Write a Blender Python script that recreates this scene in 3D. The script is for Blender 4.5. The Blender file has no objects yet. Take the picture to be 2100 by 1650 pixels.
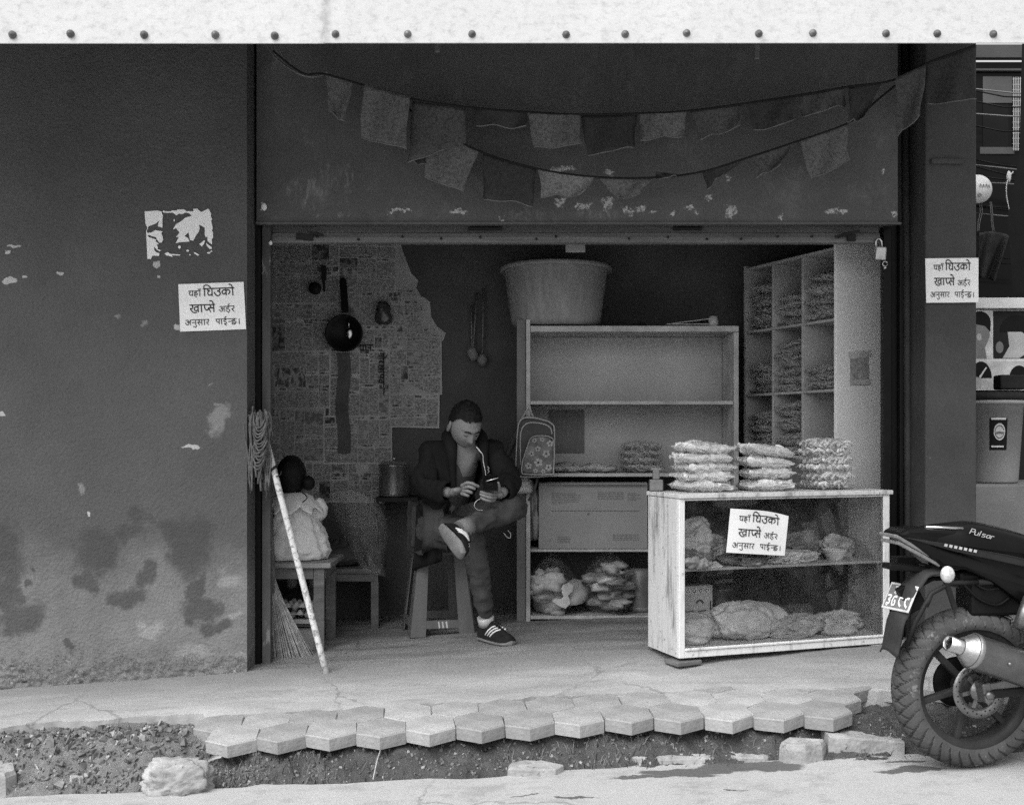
import bpy, bmesh, math, random
import numpy as np
from mathutils import Vector, Matrix, noise, Euler
R = math.radians
rnd = random.Random(11)
S = bpy.context.scene
COL = S.collection

# ------------------------------------------------------------------ camera, sky, sun, exposure
FOC, CX, HY, CZ = 2250.0, 1050.0, 895.0, 1.28        # focal length (photo px), principal column, horizon row, eye height
cam_d = bpy.data.cameras.new('camera'); cam = bpy.data.objects.new('camera', cam_d); COL.objects.link(cam)
cam.location = (0, 0, CZ); cam.rotation_euler = (R(90), 0, 0)
cam_d.sensor_width = 36; cam_d.lens = 36 * FOC / 2100; cam_d.shift_y = (HY - 825) / 2100
cam_d.clip_start = .05; cam_d.clip_end = 400
S.camera = cam
SUN_EL, SUN_AZ = R(54), R(-36)                        # azimuth measured from straight behind the camera, towards its left
W = bpy.data.worlds.new('World'); S.world = W; W.use_nodes = True
wn = W.node_tree; wn.nodes.clear()
sky = wn.nodes.new('ShaderNodeTexSky'); sky.sky_type = 'NISHITA'; sky.sun_disc = False
sky.sun_elevation = SUN_EL; sky.sun_rotation = R(180) + SUN_AZ * -1
sky.air_density = 1.6; sky.dust_density = 4; sky.ozone_density = 1
bw = wn.nodes.new('ShaderNodeRGBToBW'); bg = wn.nodes.new('ShaderNodeBackground'); bg.inputs[1].default_value = .15
wo = wn.nodes.new('ShaderNodeOutputWorld')
wn.links.new(sky.outputs[0], bw.inputs[0]); wn.links.new(bw.outputs[0], bg.inputs[0]); wn.links.new(bg.outputs[0], wo.inputs[0])
sd = bpy.data.lights.new('sun', 'SUN'); sd.energy = 1.5; sd.angle = R(60); sd.color = (1, 1, 1)
sun = bpy.data.objects.new('sun', sd); COL.objects.link(sun)
_dirv = Vector((math.sin(SUN_AZ) * math.cos(SUN_EL), -math.cos(SUN_AZ) * math.cos(SUN_EL), math.sin(SUN_EL)))
sun.rotation_euler = _dirv.to_track_quat('Z', 'Y').to_euler(); sun.location = _dirv * 20
S.view_settings.view_transform = 'Standard'; S.view_settings.look = 'None'
S.view_settings.exposure = 0.7; S.view_settings.gamma = 1; S.view_settings.use_curve_mapping = False
S.render.engine = 'CYCLES'
S.cycles.use_denoising = False
S.cycles.max_bounces = 6; S.cycles.transparent_max_bounces = 16; S.cycles.caustics_reflective = False; S.cycles.caustics_refractive = False

# ------------------------------------------------------------------ geometry helpers
def P(px, py, d):
    """point on the ray of a photo pixel at depth d metres"""
    return Vector(((px - CX) / FOC * d, d, CZ - (py - HY) / FOC * d))
def nz(p, s=1.0, o=0.0):
    return noise.noise(Vector((p[0] * s + o, p[1] * s - o * .7, p[2] * s + o * 1.3)))
def catmull(pts, k=5):
    pts = [Vector(p) for p in pts]
    if len(pts) < 3: return pts
    out = []
    for i in range(len(pts) - 1):
        p0 = pts[max(i - 1, 0)]; p1 = pts[i]; p2 = pts[i + 1]; p3 = pts[min(i + 2, len(pts) - 1)]
        for j in range(k):
            t = j / k
            out.append(.5 * ((2 * p1) + (p2 - p0) * t + (2 * p0 - 5 * p1 + 4 * p2 - p3) * t * t + (3 * p1 - p0 - 3 * p2 + p3) * t ** 3))
    out.append(pts[-1])
    return out

class MB:
    def __init__(s): s.v = []; s.f = []; s.mi = []; s.sm = []
    def add(s, vs, fs, m=0, sm=False):
        o = len(s.v); s.v += [Vector(v) for v in vs]
        for f in fs: s.f.append([o + i for i in f]); s.mi.append(m); s.sm.append(sm)
        return s
    def bx(s, x0, x1, y0, y1, z0, z1, m=0):
        vs = [(x, y, z) for z in (z0, z1) for y in (y0, y1) for x in (x0, x1)]
        return s.add(vs, [(0, 2, 3, 1), (4, 5, 7, 6), (0, 1, 5, 4), (2, 6, 7, 3), (0, 4, 6, 2), (1, 3, 7, 5)], m)
    def box(s, c, d, rot=None, m=0):
        h = Vector(d) / 2; M = rot if rot else Matrix.Identity(3); c = Vector(c)
        vs = [c + M @ Vector((x * h.x, y * h.y, z * h.z)) for z in (-1, 1) for y in (-1, 1) for x in (-1, 1)]
        return s.add(vs, [(0, 2, 3, 1), (4, 5, 7, 6), (0, 1, 5, 4), (2, 6, 7, 3), (0, 4, 6, 2), (1, 3, 7, 5)], m)
    def beam(s, a, b, w, h, up=(0, 0, 1), m=0):
        a, b = Vector(a), Vector(b); z = (b - a); L = z.length; z.normalize(); u = Vector(up)
        x = u.cross(z)
        if x.length < 1e-4: x = Vector((1, 0, 0))
        x.normalize(); y = z.cross(x)
        return s.box((a + b) / 2, (w, h, L), Matrix((x, y, z)).transposed(), m)
    def tube(s, pts, r, n=8, m=0, caps=True, sm=True):
        pts = [Vector(p) for p in pts]; k = len(pts)
        rs = [r] * k if isinstance(r, (int, float)) else list(r)
        vs = []; ref = None
        for i, p in enumerate(pts):
            t = (pts[min(i + 1, k - 1)] - pts[max(i - 1, 0)])
            if t.length < 1e-9: t = Vector((0, 0, 1))
            t.normalize()
            if ref is None:
                ref = Vector((0, 0, 1)) if abs(t.z) < .9 else Vector((1, 0, 0))
            a = ref - t * ref.dot(t)
            if a.length < 1e-5: a = t.orthogonal()
            a.normalize(); ref = a; b = t.cross(a)
            for j in range(n):
                q = 2 * math.pi * j / n
                vs.append(p + (a * math.cos(q) + b * math.sin(q)) * rs[i])
        fs = [(i * n + j, i * n + (j + 1) % n, (i + 1) * n + (j + 1) % n, (i + 1) * n + j) for i in range(k - 1) for j in range(n)]
        o = len(s.v); s.add(vs, fs, m, sm)
        if caps:
            s.f.append([o + j for j in reversed(range(n))]); s.mi.append(m); s.sm.append(False)
            s.f.append([o + (k - 1) * n + j for j in range(n)]); s.mi.append(m); s.sm.append(False)
        return s
    def lathe(s, prof, n=24, c=(0, 0, 0), rot=None, m=0, sm=True, closed=False):
        M = rot if rot else Matrix.Identity(3); c = Vector(c); vs = []
        for r_, z_ in prof:
            for j in range(n):
                q = 2 * math.pi * j / n
                vs.append(c + M @ Vector((r_ * math.cos(q), r_ * math.sin(q), z_)))
        k = len(prof); rr = range(k) if closed else range(k - 1)
        fs = [(i * n + j, i * n + (j + 1) % n, ((i + 1) % k) * n + (j + 1) % n, ((i + 1) % k) * n + j) for i in rr for j in range(n)]
        return s.add(vs, fs, m, sm)
    def grid(s, fn, nu, nv, m=0, sm=True, wrap=False):
        cu = nu if wrap else nu + 1
        vs = [fn(i / nu, j / nv) for j in range(nv + 1) for i in range(cu)]
        fs = [(j * cu + i, j * cu + (i + 1) % cu, (j + 1) * cu + (i + 1) % cu, (j + 1) * cu + i) for j in range(nv) for i in range(nu)]
        return s.add(vs, fs, m, sm)
    def prism(s, poly, map3, t0, t1, m=0):
        """closed outline poly (u,v) swept from t0 to t1; map3(u,v,t) gives the point"""
        n = len(poly); ar = sum(poly[i][0] * poly[(i + 1) % n][1] - poly[(i + 1) % n][0] * poly[i][1] for i in range(n))
        if ar < 0: poly = poly[::-1]
        vs = [map3(u, v, t0) for u, v in poly] + [map3(u, v, t1) for u, v in poly]
        fs = [list(range(n))[::-1], list(range(n, 2 * n))] + [(i, (i + 1) % n, n + (i + 1) % n, n + i) for i in range(n)]
        return s.add(vs, fs, m)
    def ball(s, c, r, rot=None, nu=20, nv=12, m=0, fn=None):
        c = Vector(c); r = Vector((r, r, r)) if isinstance(r, (int, float)) else Vector(r); M = rot if rot else Matrix.Identity(3)
        def g(u, v):
            a = u * 2 * math.pi; b = (v - .5) * math.pi
            d = Vector((math.cos(a) * math.cos(b), math.sin(a) * math.cos(b), math.sin(b)))
            p = Vector((d.x * r.x, d.y * r.y, d.z * r.z))
            if fn: p = fn(p, d)
            return c + M @ p
        return s.grid(g, nu, nv, m, True, True)

def origin_of(o):
    v = Vector((0, 0, 0))
    while o is not None: v += Vector(o.location); o = o.parent
    return v
def mesh_of(name, mb, mats, off=Vector((0, 0, 0)), tri=False):
    me = bpy.data.meshes.new(name)
    me.from_pydata([v - off for v in mb.v], [], mb.f)
    for m in (mats if isinstance(mats, (list, tuple)) else [mats]): me.materials.append(m)
    if len(mb.f) == len(me.polygons):
        me.polygons.foreach_set('material_index', mb.mi); me.polygons.foreach_set('use_smooth', mb.sm)
    me.update()
    return me
def obj(name, mb, mats, parent=None, bevel=0, w=False, sub=0, kind=None, label=None):
    """one mesh object; coordinates are the parent's own unless w (then they are world coordinates)"""
    off = origin_of(parent) if w else Vector((0, 0, 0))
    o = bpy.data.objects.new(name, mesh_of(name, mb, mats, off)); COL.objects.link(o)
    if parent: o.parent = parent
    if bevel:
        b = o.modifiers.new('bevel', 'BEVEL'); b.width = bevel; b.segments = 2; b.limit_method = 'ANGLE'; b.angle_limit = R(40)
    if sub:
        b = o.modifiers.new('sub', 'SUBSURF'); b.levels = b.render_levels = sub
    if kind: o['kind'] = kind
    if label: o['label'] = label
    return o
def tag(o, label, cat, group=None):
    o['label'] = label; o['category'] = cat
    if group: o['group'] = group
    return o
def thing(name, label, cat, loc=(0, 0, 0), rotz=0, group=None):
    o = bpy.data.objects.new(name, None); COL.objects.link(o); o.location = loc; o.rotation_euler = (0, 0, rotz)
    o.empty_display_size = .1
    return tag(o, label, cat, group)
def solo(name, mb, mats, label, cat, loc=None, group=None, bevel=0, sub=0, kind=None):
    """a thing that is one mesh, given in world coordinates"""
    if loc is None:
        xs = [v.x for v in mb.v]; ys = [v.y for v in mb.v]; zs = [v.z for v in mb.v]
        loc = ((min(xs) + max(xs)) / 2, (min(ys) + max(ys)) / 2, min(zs))
    loc = Vector(loc); o = obj(name, MBshift(mb, loc), mats, None, bevel, sub=sub, kind=kind); o.location = loc
    return tag(o, label, cat, group)
def MBshift(mb, loc):
    n = MB(); n.v = [v - loc for v in mb.v]; n.f = mb.f; n.mi = mb.mi; n.sm = mb.sm
    return n
def copy_tree(o, parent=None):
    c = o.copy(); COL.objects.link(c); c.parent = parent
    for ch in o.children: copy_tree(ch, c)
    return c

# ------------------------------------------------------------------ material helpers (a black and white world: every colour is a grey)
class NT:
    def __init__(s, name):
        s.mat = bpy.data.materials.new(name); s.mat.use_nodes = True; s.t = s.mat.node_tree
        s.b = s.t.nodes['Principled BSDF']; s.out = s.t.nodes['Material Output']
        tc = s.t.nodes.new('ShaderNodeTexCoord'); s.co = tc.outputs['Object']; s.gen = tc.outputs['Generated']
    def n(s, typ, **kw):
        x = s.t.nodes.new(typ)
        for k, v in kw.items(): setattr(x, k, v)
        return x
    def link(s, a, b): s.t.links.new(a, b)
    def val(s, sock, v):
        if hasattr(v, 'is_output') or isinstance(v, bpy.types.NodeSocket): s.link(v, sock)
        else: sock.default_value = v
    def m(s, op, a, b=0.0, c=0.0, clamp=False):
        x = s.n('ShaderNodeMath', operation=op, use_clamp=clamp)
        for i, q in enumerate((a, b, c)): s.val(x.inputs[i], q)
        return x.outputs[0]
    def vm(s, op, a, b=(0, 0, 0)):
        x = s.n('ShaderNodeVectorMath', operation=op)
        s.val(x.inputs[0], a); s.val(x.inputs[1], b)
        return x.outputs['Value'] if op in ('LENGTH', 'DOT_PRODUCT') else x.outputs[0]
    def noise(s, scale, detail=4, rough=.55, co=None, vec=False, dist=0):
        x = s.n('ShaderNodeTexNoise'); x.inputs['Scale'].default_value = scale; x.inputs['Detail'].default_value = detail
        x.inputs['Roughness'].default_value = rough; x.inputs['Distortion'].default_value = dist
        s.link(co or s.co, x.inputs['Vector'])
        return x.outputs['Color'] if vec else x.outputs['Fac']
    def voro(s, scale, feat='F1', co=None, out='Distance'):
        x = s.n('ShaderNodeTexVoronoi', feature=feat); x.inputs['Scale'].default_value = scale
        s.link(co or s.co, x.inputs['Vector'])
        return x.outputs[out]
    def map(s, v, a, b, c=0.0, d=1.0, smooth=True):
        x = s.n('ShaderNodeMapRange', interpolation_type='SMOOTHSTEP' if smooth else 'LINEAR')
        for i, q in enumerate((v, a, b, c, d)): s.val(x.inputs[i], q)
        return x.outputs[0]
    def scale(s, sx, sy, sz, co=None):
        x = s.n('ShaderNodeMapping'); x.inputs['Scale'].default_value = (sx, sy, sz); s.link(co or s.co, x.inputs['Vector'])
        return x.outputs[0]
    def xyz(s, co=None):
        x = s.n('ShaderNodeSeparateXYZ'); s.link(co or s.co, x.inputs[0]); return x.outputs
    def mix(s, f, a, b):
        return s.m('ADD', s.m('MULTIPLY', s.m('SUBTRACT', 1.0, f), a), s.m('MULTIPLY', f, b))
    def blobs(s, lst, co, soft=.35):
        """lst of (x, z, rx, rz): a mask of ragged blots on an upright wall"""
        o = s.xyz(co); tot = None
        for x, z, rx, rz in lst:
            a = s.m('MULTIPLY', s.m('SUBTRACT', o[0], x), 1 / rx); b = s.m('MULTIPLY', s.m('SUBTRACT', o[2], z), 1 / rz)
            d = s.m('ADD', s.m('MULTIPLY', a, a), s.m('MULTIPLY', b, b))
            k = s.map(d, 1.0, 1.0 - soft) if soft < 1 else s.m('SUBTRACT', 1.0, s.m('MULTIPLY', d, .5), clamp=True)
            tot = k if tot is None else s.m('MAXIMUM', tot, k)
        return tot
    def warp(s, scale, amp, detail=4):
        v = s.noise(scale, detail, .6, vec=True)
        return s.vm('ADD', s.co, s.vm('MULTIPLY', s.vm('SUBTRACT', v, (.5, .5, .5)), (amp, amp, amp)))
    def grain(s, amt=.14, scale=170):
        g = s.noise(scale, 2, .7)
        return s.m('ADD', 1.0, s.m('MULTIPLY', s.m('SUBTRACT', g, .5), amt * 4))
    def fin(s, col, rough=.8, bump=None, bstr=.3, bdist=.01, metal=0, spec=.12, grain=.12):
        if grain: col = s.m('MULTIPLY', col, s.grain(grain))
        s.val(s.b.inputs['Base Color'], col) if not isinstance(col, (int, float)) else setattr(s.b.inputs['Base Color'], 'default_value', (col, col, col, 1))
        s.val(s.b.inputs['Roughness'], rough); s.b.inputs['Metallic'].default_value = metal
        s.b.inputs['Specular IOR Level'].default_value = spec
        if bump is not None:
            b = s.n('ShaderNodeBump'); b.inputs['Strength'].default_value = bstr; b.inputs['Distance'].default_value = bdist
            s.link(bump, b.inputs['Height']); s.link(b.outputs[0], s.b.inputs['Normal'])
        return s.mat
def mat(name, c, rough=.75, n1=(6, .25), grain=.1, bump=(60, .25), metal=0, spec=.12, streak=None, wear=None):
    N = NT(name)
    co = N.scale(*streak) if streak else N.co
    a = N.noise(n1[0], 5, .6, co)
    col = N.m('MULTIPLY', c, N.m('ADD', 1.0, N.m('MULTIPLY', N.m('SUBTRACT', a, .5), n1[1] * 4)))
    if wear:                                           # (threshold, other colour, scale)
        k = N.map(N.noise(wear[2], 6, .7, co), wear[0], wear[0] + .06)
        col = N.mix(k, col, wear[1])
    return N.fin(col, rough, N.noise(bump[0], 4, .6, co), bump[1], .006, metal, spec, grain)

def wx(px, d=5.0): return (px - CX) / FOC * d
def wz(py, d=5.0): return CZ - (py - HY) / FOC * d

# ---- the two big stained plaster surfaces
def plaster_wall():
    N = NT('stained_plaster')
    wco = N.vm('ADD', N.warp(3.2, .26, 6), N.vm('SUBTRACT', N.warp(14, .10, 6), N.co)); wfine = N.warp(22, .05)
    o = N.xyz(wco)
    base = N.m('MULTIPLY', .104, N.m('ADD', 1.0, N.m('MULTIPLY', N.m('SUBTRACT', N.noise(2.2, 6, .6), .5), .7)))
    lift = N.map(N.m('ADD', o[2], N.m('MULTIPLY', N.m('SUBTRACT', N.noise(2.6, 6, .62), .5), .55)), wz(1060), wz(1270))
    dusty = N.m('MULTIPLY', .20, N.m('ADD', .45, N.m('MULTIPLY', N.noise(3.5, 9, .7), 1.1)))
    col = N.mix(lift, base, dusty)
    L = [(385, 1120, 48, 78), (345, 1085, 30, 30), (421, 1250, 36, 30), (458, 1286, 34, 19), (408, 1205, 16, 30), (190, 1130, 50, 56), (172, 1200, 28, 30),
         (265, 1228, 42, 28), (300, 1190, 22, 26), (15, 1130, 46, 76), (40, 1262, 54, 42), (15, 1215, 30, 40), (292, 1060, 26, 24), (260, 1095, 45, 26), (148, 1322, 17, 12), (70, 1155, 6, 6), (62, 1200, 8, 8)]
    dark = N.blobs([(wx(a), wz(b), c / 450 * 1.05, d / 450 * 1.05) for a, b, c, d in L], wco, 1)
    dark = N.map(N.m('ADD', dark, N.m('MULTIPLY', N.m('SUBTRACT', N.noise(6.5, 9, .72), .5), .8)), .38, .86)
    col = N.mix(N.m('MULTIPLY', dark, .80), col, N.m('MULTIPLY', .072, N.m('ADD', .7, N.m('MULTIPLY', N.noise(9, 5, .6), .6))))
    L = [(470, 1180, 34, 22), (484, 1255, 24, 16), (405, 1335, 50, 22), (310, 1290, 40, 18), (485, 1355, 26, 9), (440, 820, 14, 4), (432, 800, 9, 3), (448, 850, 20, 40), (425, 915, 2, 2), (170, 1000, 10, 16), (240, 650, 8, 5), (300, 660, 9, 6)]
    lite = N.blobs([(wx(a), wz(b), c / 450, d / 450) for a, b, c, d in L], wco, .9)
    col = N.mix(N.m('MULTIPLY', lite, .38), col, .42)
    chip = N.m('MULTIPLY', N.map(N.noise(20, 7, .75), .52, .60), N.map(N.xyz(N.warp(9, .10))[2], .33, .22))
    col = N.mix(N.m('MULTIPLY', chip, .6), col, .34)
    crev = N.m('MULTIPLY', N.map(N.noise(34, 6, .7, N.vm('ADD', N.scale(.6, 1, 1.7), (3, 1, 9))), .60, .66), N.map(N.xyz(N.warp(9, .12))[2], .36, .22)); col = N.mix(N.m('MULTIPLY', crev, .8), col, .03)
    L = [(15, 517, 7, 4), (30, 505, 16, 3), (22, 576, 14, 6), (50, 566, 7, 2), (124, 561, 8, 5), (322, 543, 8, 8), (390, 915, 18, 3), (402, 918, 8, 3), (6, 850, 5, 8), (378, 672, 22, 8), (325, 566, 3, 3), (182, 1052, 3, 5)]
    bare = N.blobs([(wx(a), wz(b), c / 450, d / 450) for a, b, c, d in L], wfine, .25)
    col = N.mix(N.m('MULTIPLY', bare, .8), col, .55)
    hgt = N.m('ADD', N.noise(75, 5, .65), N.m('MULTIPLY', chip, -1.4))
    hgt = N.m('ADD', hgt, N.m('MULTIPLY', N.noise(14, 4, .6), .7))
    return N.fin(col, .85, hgt, .7, .014, grain=.16)
def cover_paint():
    N = NT('flaking_cover_paint'); D = 5.12
    wco = N.vm('ADD', N.warp(11, .09, 6), N.vm('SUBTRACT', N.warp(48, .05, 4), N.co))
    base = N.m('MULTIPLY', .105, N.m('ADD', 1.0, N.m('MULTIPLY', N.m('SUBTRACT', N.noise(2.6, 6, .6), .5), .8)))
    L = [(1147, 416, 12, 12), (1195, 424, 22, 7), (1247, 415, 14, 14), (1250, 350, 11, 9), (1155, 346, 28, 8), (820, 434, 26, 4), (940, 434, 19, 5), (1035, 448, 6, 4), (541, 424, 6, 7), (1490, 362, 8, 8), (1495, 435, 13, 15),
         (1290, 433, 14, 8), (1315, 430, 12, 9), (1340, 436, 6, 5), (1385, 437, 5, 4), (1420, 432, 18, 6), (1600, 443, 3, 6), (1808, 350, 5, 8), (1715, 430, 26, 6), (1835, 440, 6, 8), (1455, 403, 6, 8)]
    k = N.blobs([(wx(a, D), wz(b, D), c / 439, d / 439) for a, b, c, d in L], wco, .5)
    k = N.m('MULTIPLY', k, N.map(N.noise(60, 5, .75), .40, .54))
    col = N.mix(N.m('MULTIPLY', k, .9), base, .5)
    L = [(680, 360, 26, 36), (630, 395, 46, 40), (710, 380, 16, 50), (1100, 440, 70, 20), (690, 440, 50, 8), (1240, 440, 60, 14)]
    k2 = N.m('MULTIPLY', N.blobs([(wx(a, D), wz(b, D), c / 439, d / 439) for a, b, c, d in L], wco, .95), N.map(N.noise(1, 8, .8, N.scale(34, 1, 12)), .46, .70))
    col = N.mix(N.m('MULTIPLY', k2, .6), col, .36)
    drip = N.m('MULTIPLY', N.map(N.noise(1, 4, .6, N.scale(38, 1, 3.2)), .6, .75), .25)
    col = N.mix(drip, col, .045)
    sm = N.m('MULTIPLY', N.map(N.noise(1, 9, .78, N.scale(5, 1, 3.2)), .50, .76), .36); col = N.mix(sm, col, .28)
    return N.fin(col, .6, N.noise(60, 4, .6), .2, .006, grain=.14)

M = {}
M['wall'] = plaster_wall(); M['cover'] = cover_paint()
M['pillar'] = mat('dark_pillar_plaster', .068, .85, (3, .22), .15, (70, .4), wear=(.70, .4, 24))
M['jamb'] = mat('dark_jamb_paint', .075, .7, (5, .4), .1, (60, .3), wear=(.69, .28, 14))
M['rail'] = mat('dull_shutter_metal', .17, .5, (5, .3), .12, (40, .2), metal=.3, streak=(.6, 3, 9), wear=(.66, .06, 7))
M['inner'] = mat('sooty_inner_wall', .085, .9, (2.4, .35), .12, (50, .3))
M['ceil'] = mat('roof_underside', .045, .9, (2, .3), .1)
M['dark'] = mat('dark_paint', .022, .6, (6, .3), .1)
M['black'] = mat('black_plastic', .008, .4, (9, .3), .08, (80, .1))
def white_sheet():
    N = NT('white_painted_sheet'); o = N.xyz()
    col = N.m('MULTIPLY', .57, N.m('ADD', .96, N.m('MULTIPLY', N.m('SUBTRACT', N.noise(3, 5), .5), .16)))
    band = N.map(o[2], 2.72, 2.655)
    dirt = N.m('MULTIPLY', band, N.map(N.noise(1, 8, .8, N.scale(26, 1, 40)), .46, .72))
    col = N.mix(N.m('MULTIPLY', dirt, .5), col, .2)
    seam = N.m('MULTIPLY', N.map(N.m('ABSOLUTE', N.m('SUBTRACT', N.xyz(N.warp(5, .03))[0], wx(667, 3.8))), .030, .004), N.map(N.noise(9, 5, .7), .36, .6)); col = N.mix(N.m('MULTIPLY', seam, .55), col, .2)
    run = N.m('MULTIPLY', N.map(N.noise(1, 4, .6, N.scale(9, 1, 2.2)), .66, .80), .12)
    sp = N.m('MULTIPLY', N.map(N.noise(11, 6, .7), .62, .78), .22)
    col = N.mix(run, col, .4); col = N.mix(sp, col, .35)
    return N.fin(col, .55, N.noise(5, 3), .25, .02, grain=.06)
M['fascia'] = white_sheet()
M['bolt'] = mat('rusty_bolt', .12, .6, (60, .4), .1)
M['white'] = mat('white_paint', .72, .5, (8, .1), .05)
M['paper'] = mat('white_paper', .82, .8, (10, .05), .03, (40, .1))
M['ink'] = mat('black_print', .035, .8, (20, .3), .05)
M['inkgrey'] = mat('grey_print', .14, .8, (20, .3), .05)

# ------------------------------------------------------------------ the ground
def zg(x):                                             # concrete apron and shop floor: the street climbs to the right
    if x < -1.2: return .21 + .07 * (x + 1.2)
    if x < .5: return .21 + .055 * (x + 1.2)
    return .3035 + .012 * min(x - .5, 4)
def zr(x): return .06 + .035 * x                       # road
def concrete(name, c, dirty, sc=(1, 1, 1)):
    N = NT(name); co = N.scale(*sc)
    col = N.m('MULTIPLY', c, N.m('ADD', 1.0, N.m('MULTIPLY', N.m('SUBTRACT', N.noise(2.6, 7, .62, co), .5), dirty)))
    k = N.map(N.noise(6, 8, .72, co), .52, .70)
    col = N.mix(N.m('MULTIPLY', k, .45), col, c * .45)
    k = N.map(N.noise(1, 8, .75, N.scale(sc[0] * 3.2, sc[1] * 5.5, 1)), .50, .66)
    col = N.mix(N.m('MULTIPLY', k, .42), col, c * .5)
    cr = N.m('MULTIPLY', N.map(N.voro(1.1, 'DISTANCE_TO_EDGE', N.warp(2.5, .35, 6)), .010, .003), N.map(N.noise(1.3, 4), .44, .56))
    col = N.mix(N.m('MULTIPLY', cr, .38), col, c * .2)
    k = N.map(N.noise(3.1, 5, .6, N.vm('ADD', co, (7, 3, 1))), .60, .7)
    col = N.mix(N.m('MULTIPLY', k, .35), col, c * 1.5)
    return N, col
def road_mat():
    N, col = concrete('worn_concrete_road', .40, .25)
    w = N.warp(7, .16); o = N.xyz(w); tot = None
    for x, y, rx, ry in [(.60, 3.925, .16, .05), (.86, 3.965, .21, .075), (.74, 3.94, .15, .045), (1.40, 3.86, .13, .035), (1.42, 3.95, .09, .02), (-1.05, 3.7, .05, .006), (.05, 3.73, .06, .012), (.75, 3.7, .03, .006), (.55, 3.88, .2, .02), (.2, 3.68, .07, .014)]:
        a = N.m('MULTIPLY', N.m('SUBTRACT', o[0], x), 1 / rx); b = N.m('MULTIPLY', N.m('SUBTRACT', o[1], y), 1 / ry)
        k = N.map(N.m('ADD', N.m('MULTIPLY', a, a), N.m('MULTIPLY', b, b)), 1, .55)
        tot = k if tot is None else N.m('MAXIMUM', tot, k)
    col = N.mix(N.m('MULTIPLY', tot, .85), col, .07)
    return N.fin(col, N.mix(tot, .9, .55), N.noise(90, 5, .7), .35, .008, grain=.1)
M['road'] = road_mat()
N_, c_ = concrete('dusty_apron_concrete', .37, 1.0, (.55, 1.9, 1)); _m = N_.map(N_.m('ADD', N_.xyz()[1], N_.m('MULTIPLY', N_.m('SUBTRACT', N_.noise(4, 8, .7, N_.scale(.6, 2, 1)), .5), .55)), 4.60, 4.98); c_ = N_.mix(_m, c_, .235); M['apron'] = N_.fin(c_, .9, N_.noise(40, 6, .7), .4, .008, grain=.12)  # darker towards the doorway: dirt, plus the sun edge softened in the colour
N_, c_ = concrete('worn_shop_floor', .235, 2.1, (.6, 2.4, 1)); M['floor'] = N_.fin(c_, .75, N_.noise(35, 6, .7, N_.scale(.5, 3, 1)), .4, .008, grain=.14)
M['paver'] = mat('concrete_paver', .33, .9, (7, .3), .12, (70, .6), wear=(.60, .22, 11))
def dirt_mat():
    N = NT('gutter_dirt')
    o = N.xyz(N.warp(4, .3))
    c0 = N.map(o[0], -.7, -1.6, .095, .22)                      # the heap on the left is paler rubble
    col = N.m('MULTIPLY', c0, N.m('ADD', .2, N.m('MULTIPLY', N.noise(14, 8, .75), 1.6)))
    dry = N.map(N.noise(5, 7, .7), .55, .70); col = N.mix(N.m('MULTIPLY', dry, .7), col, .20)
    k = N.map(N.voro(48), .16, .05); col = N.mix(N.m('MULTIPLY', k, N.map(N.noise(9, 3), .42, .6)), col, .3)
    return N.fin(col, .95, N.noise(55, 7, .75), .9, .02, grain=.18)
M['dirt'] = dirt_mat()
M['stone'] = mat('pale_stone', .34, .9, (9, .4), .14, (38, .9), wear=(.60, .16, 26))

# road: one sheet out to the horizon, sloping with the street
rb = MB()
xs = [-60, -20, -8, -4] + [-3 + .06 * i for i in range(101)] + [4, 8, 20, 60]
def redge(x): return 3.955 + .03 * x + .07 * max(0, min(1, (x - .1) / .4)) + .035 * nz((x, 0, 0), 4.0) + .02 * nz((x, 3, 0), 14.0)
rows = [lambda x: -60, lambda x: -10, lambda x: 2.5, lambda x: 3.6, lambda x: redge(x) - .08, lambda x: redge(x)]
vs = []
for i, r_ in enumerate(rows):
    for x in xs: vs.append((x, r_(x), zr(max(min(x, 8), -8)) + (.006 * nz((x, r_(x), 0), 5) if i in (3, 4, 5) else 0)))
for x in xs: vs.append((x, redge(x) + .012, zr(max(min(x, 8), -8)) - .06))
n_ = len(xs)
rb.add(vs, [(j * n_ + i, j * n_ + i + 1, (j + 1) * n_ + i + 1, (j + 1) * n_ + i) for j in range(len(rows)) for i in range(n_ - 1)], 0, False)
obj('road', rb, M['road'], kind='structure')

# dirt gutter between road and pavers
def zdirt(x, y):
    t = min(max((y - 3.95) / .55, 0), 1)
    a = zr(x) - .045; b = zg(x) - .118 + .03 * max(0, min(1, (-1.15 - x) / .2))
    h = a + (b - a) * min(1, (t / .42)) ** .9 + .028 * nz((x, y, 0), 5) + .022 * nz((x, y, 2), 15) + .014 * nz((x, y, 4), 38)
    if x < -1.2:                                        # rubble slumping onto the road at the left
        h += .05 * max(0, min(1, (-1.2 - x) / .9)) * math.exp(-((y - 4.15) / .2) ** 2)
    return h
db = MB(); db.grid(lambda u, v: Vector((-3.2 + 6.4 * u, 3.90 + .9 * v, zdirt(-3.2 + 6.4 * u, 3.90 + .9 * v))), 520, 80)
obj('dirt_verge', db, M['dirt'], kind='structure')
# a plain soil sheet under everything, out of sight below
gb = MB(); gb.grid(lambda u, v: Vector((-60 + 120 * u, 3.9 + 60 * v, zr(max(min(-60 + 120 * u, 8), -8)) - .25)), 12, 2)
obj('ground', gb, M['dirt'], kind='structure')

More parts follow.
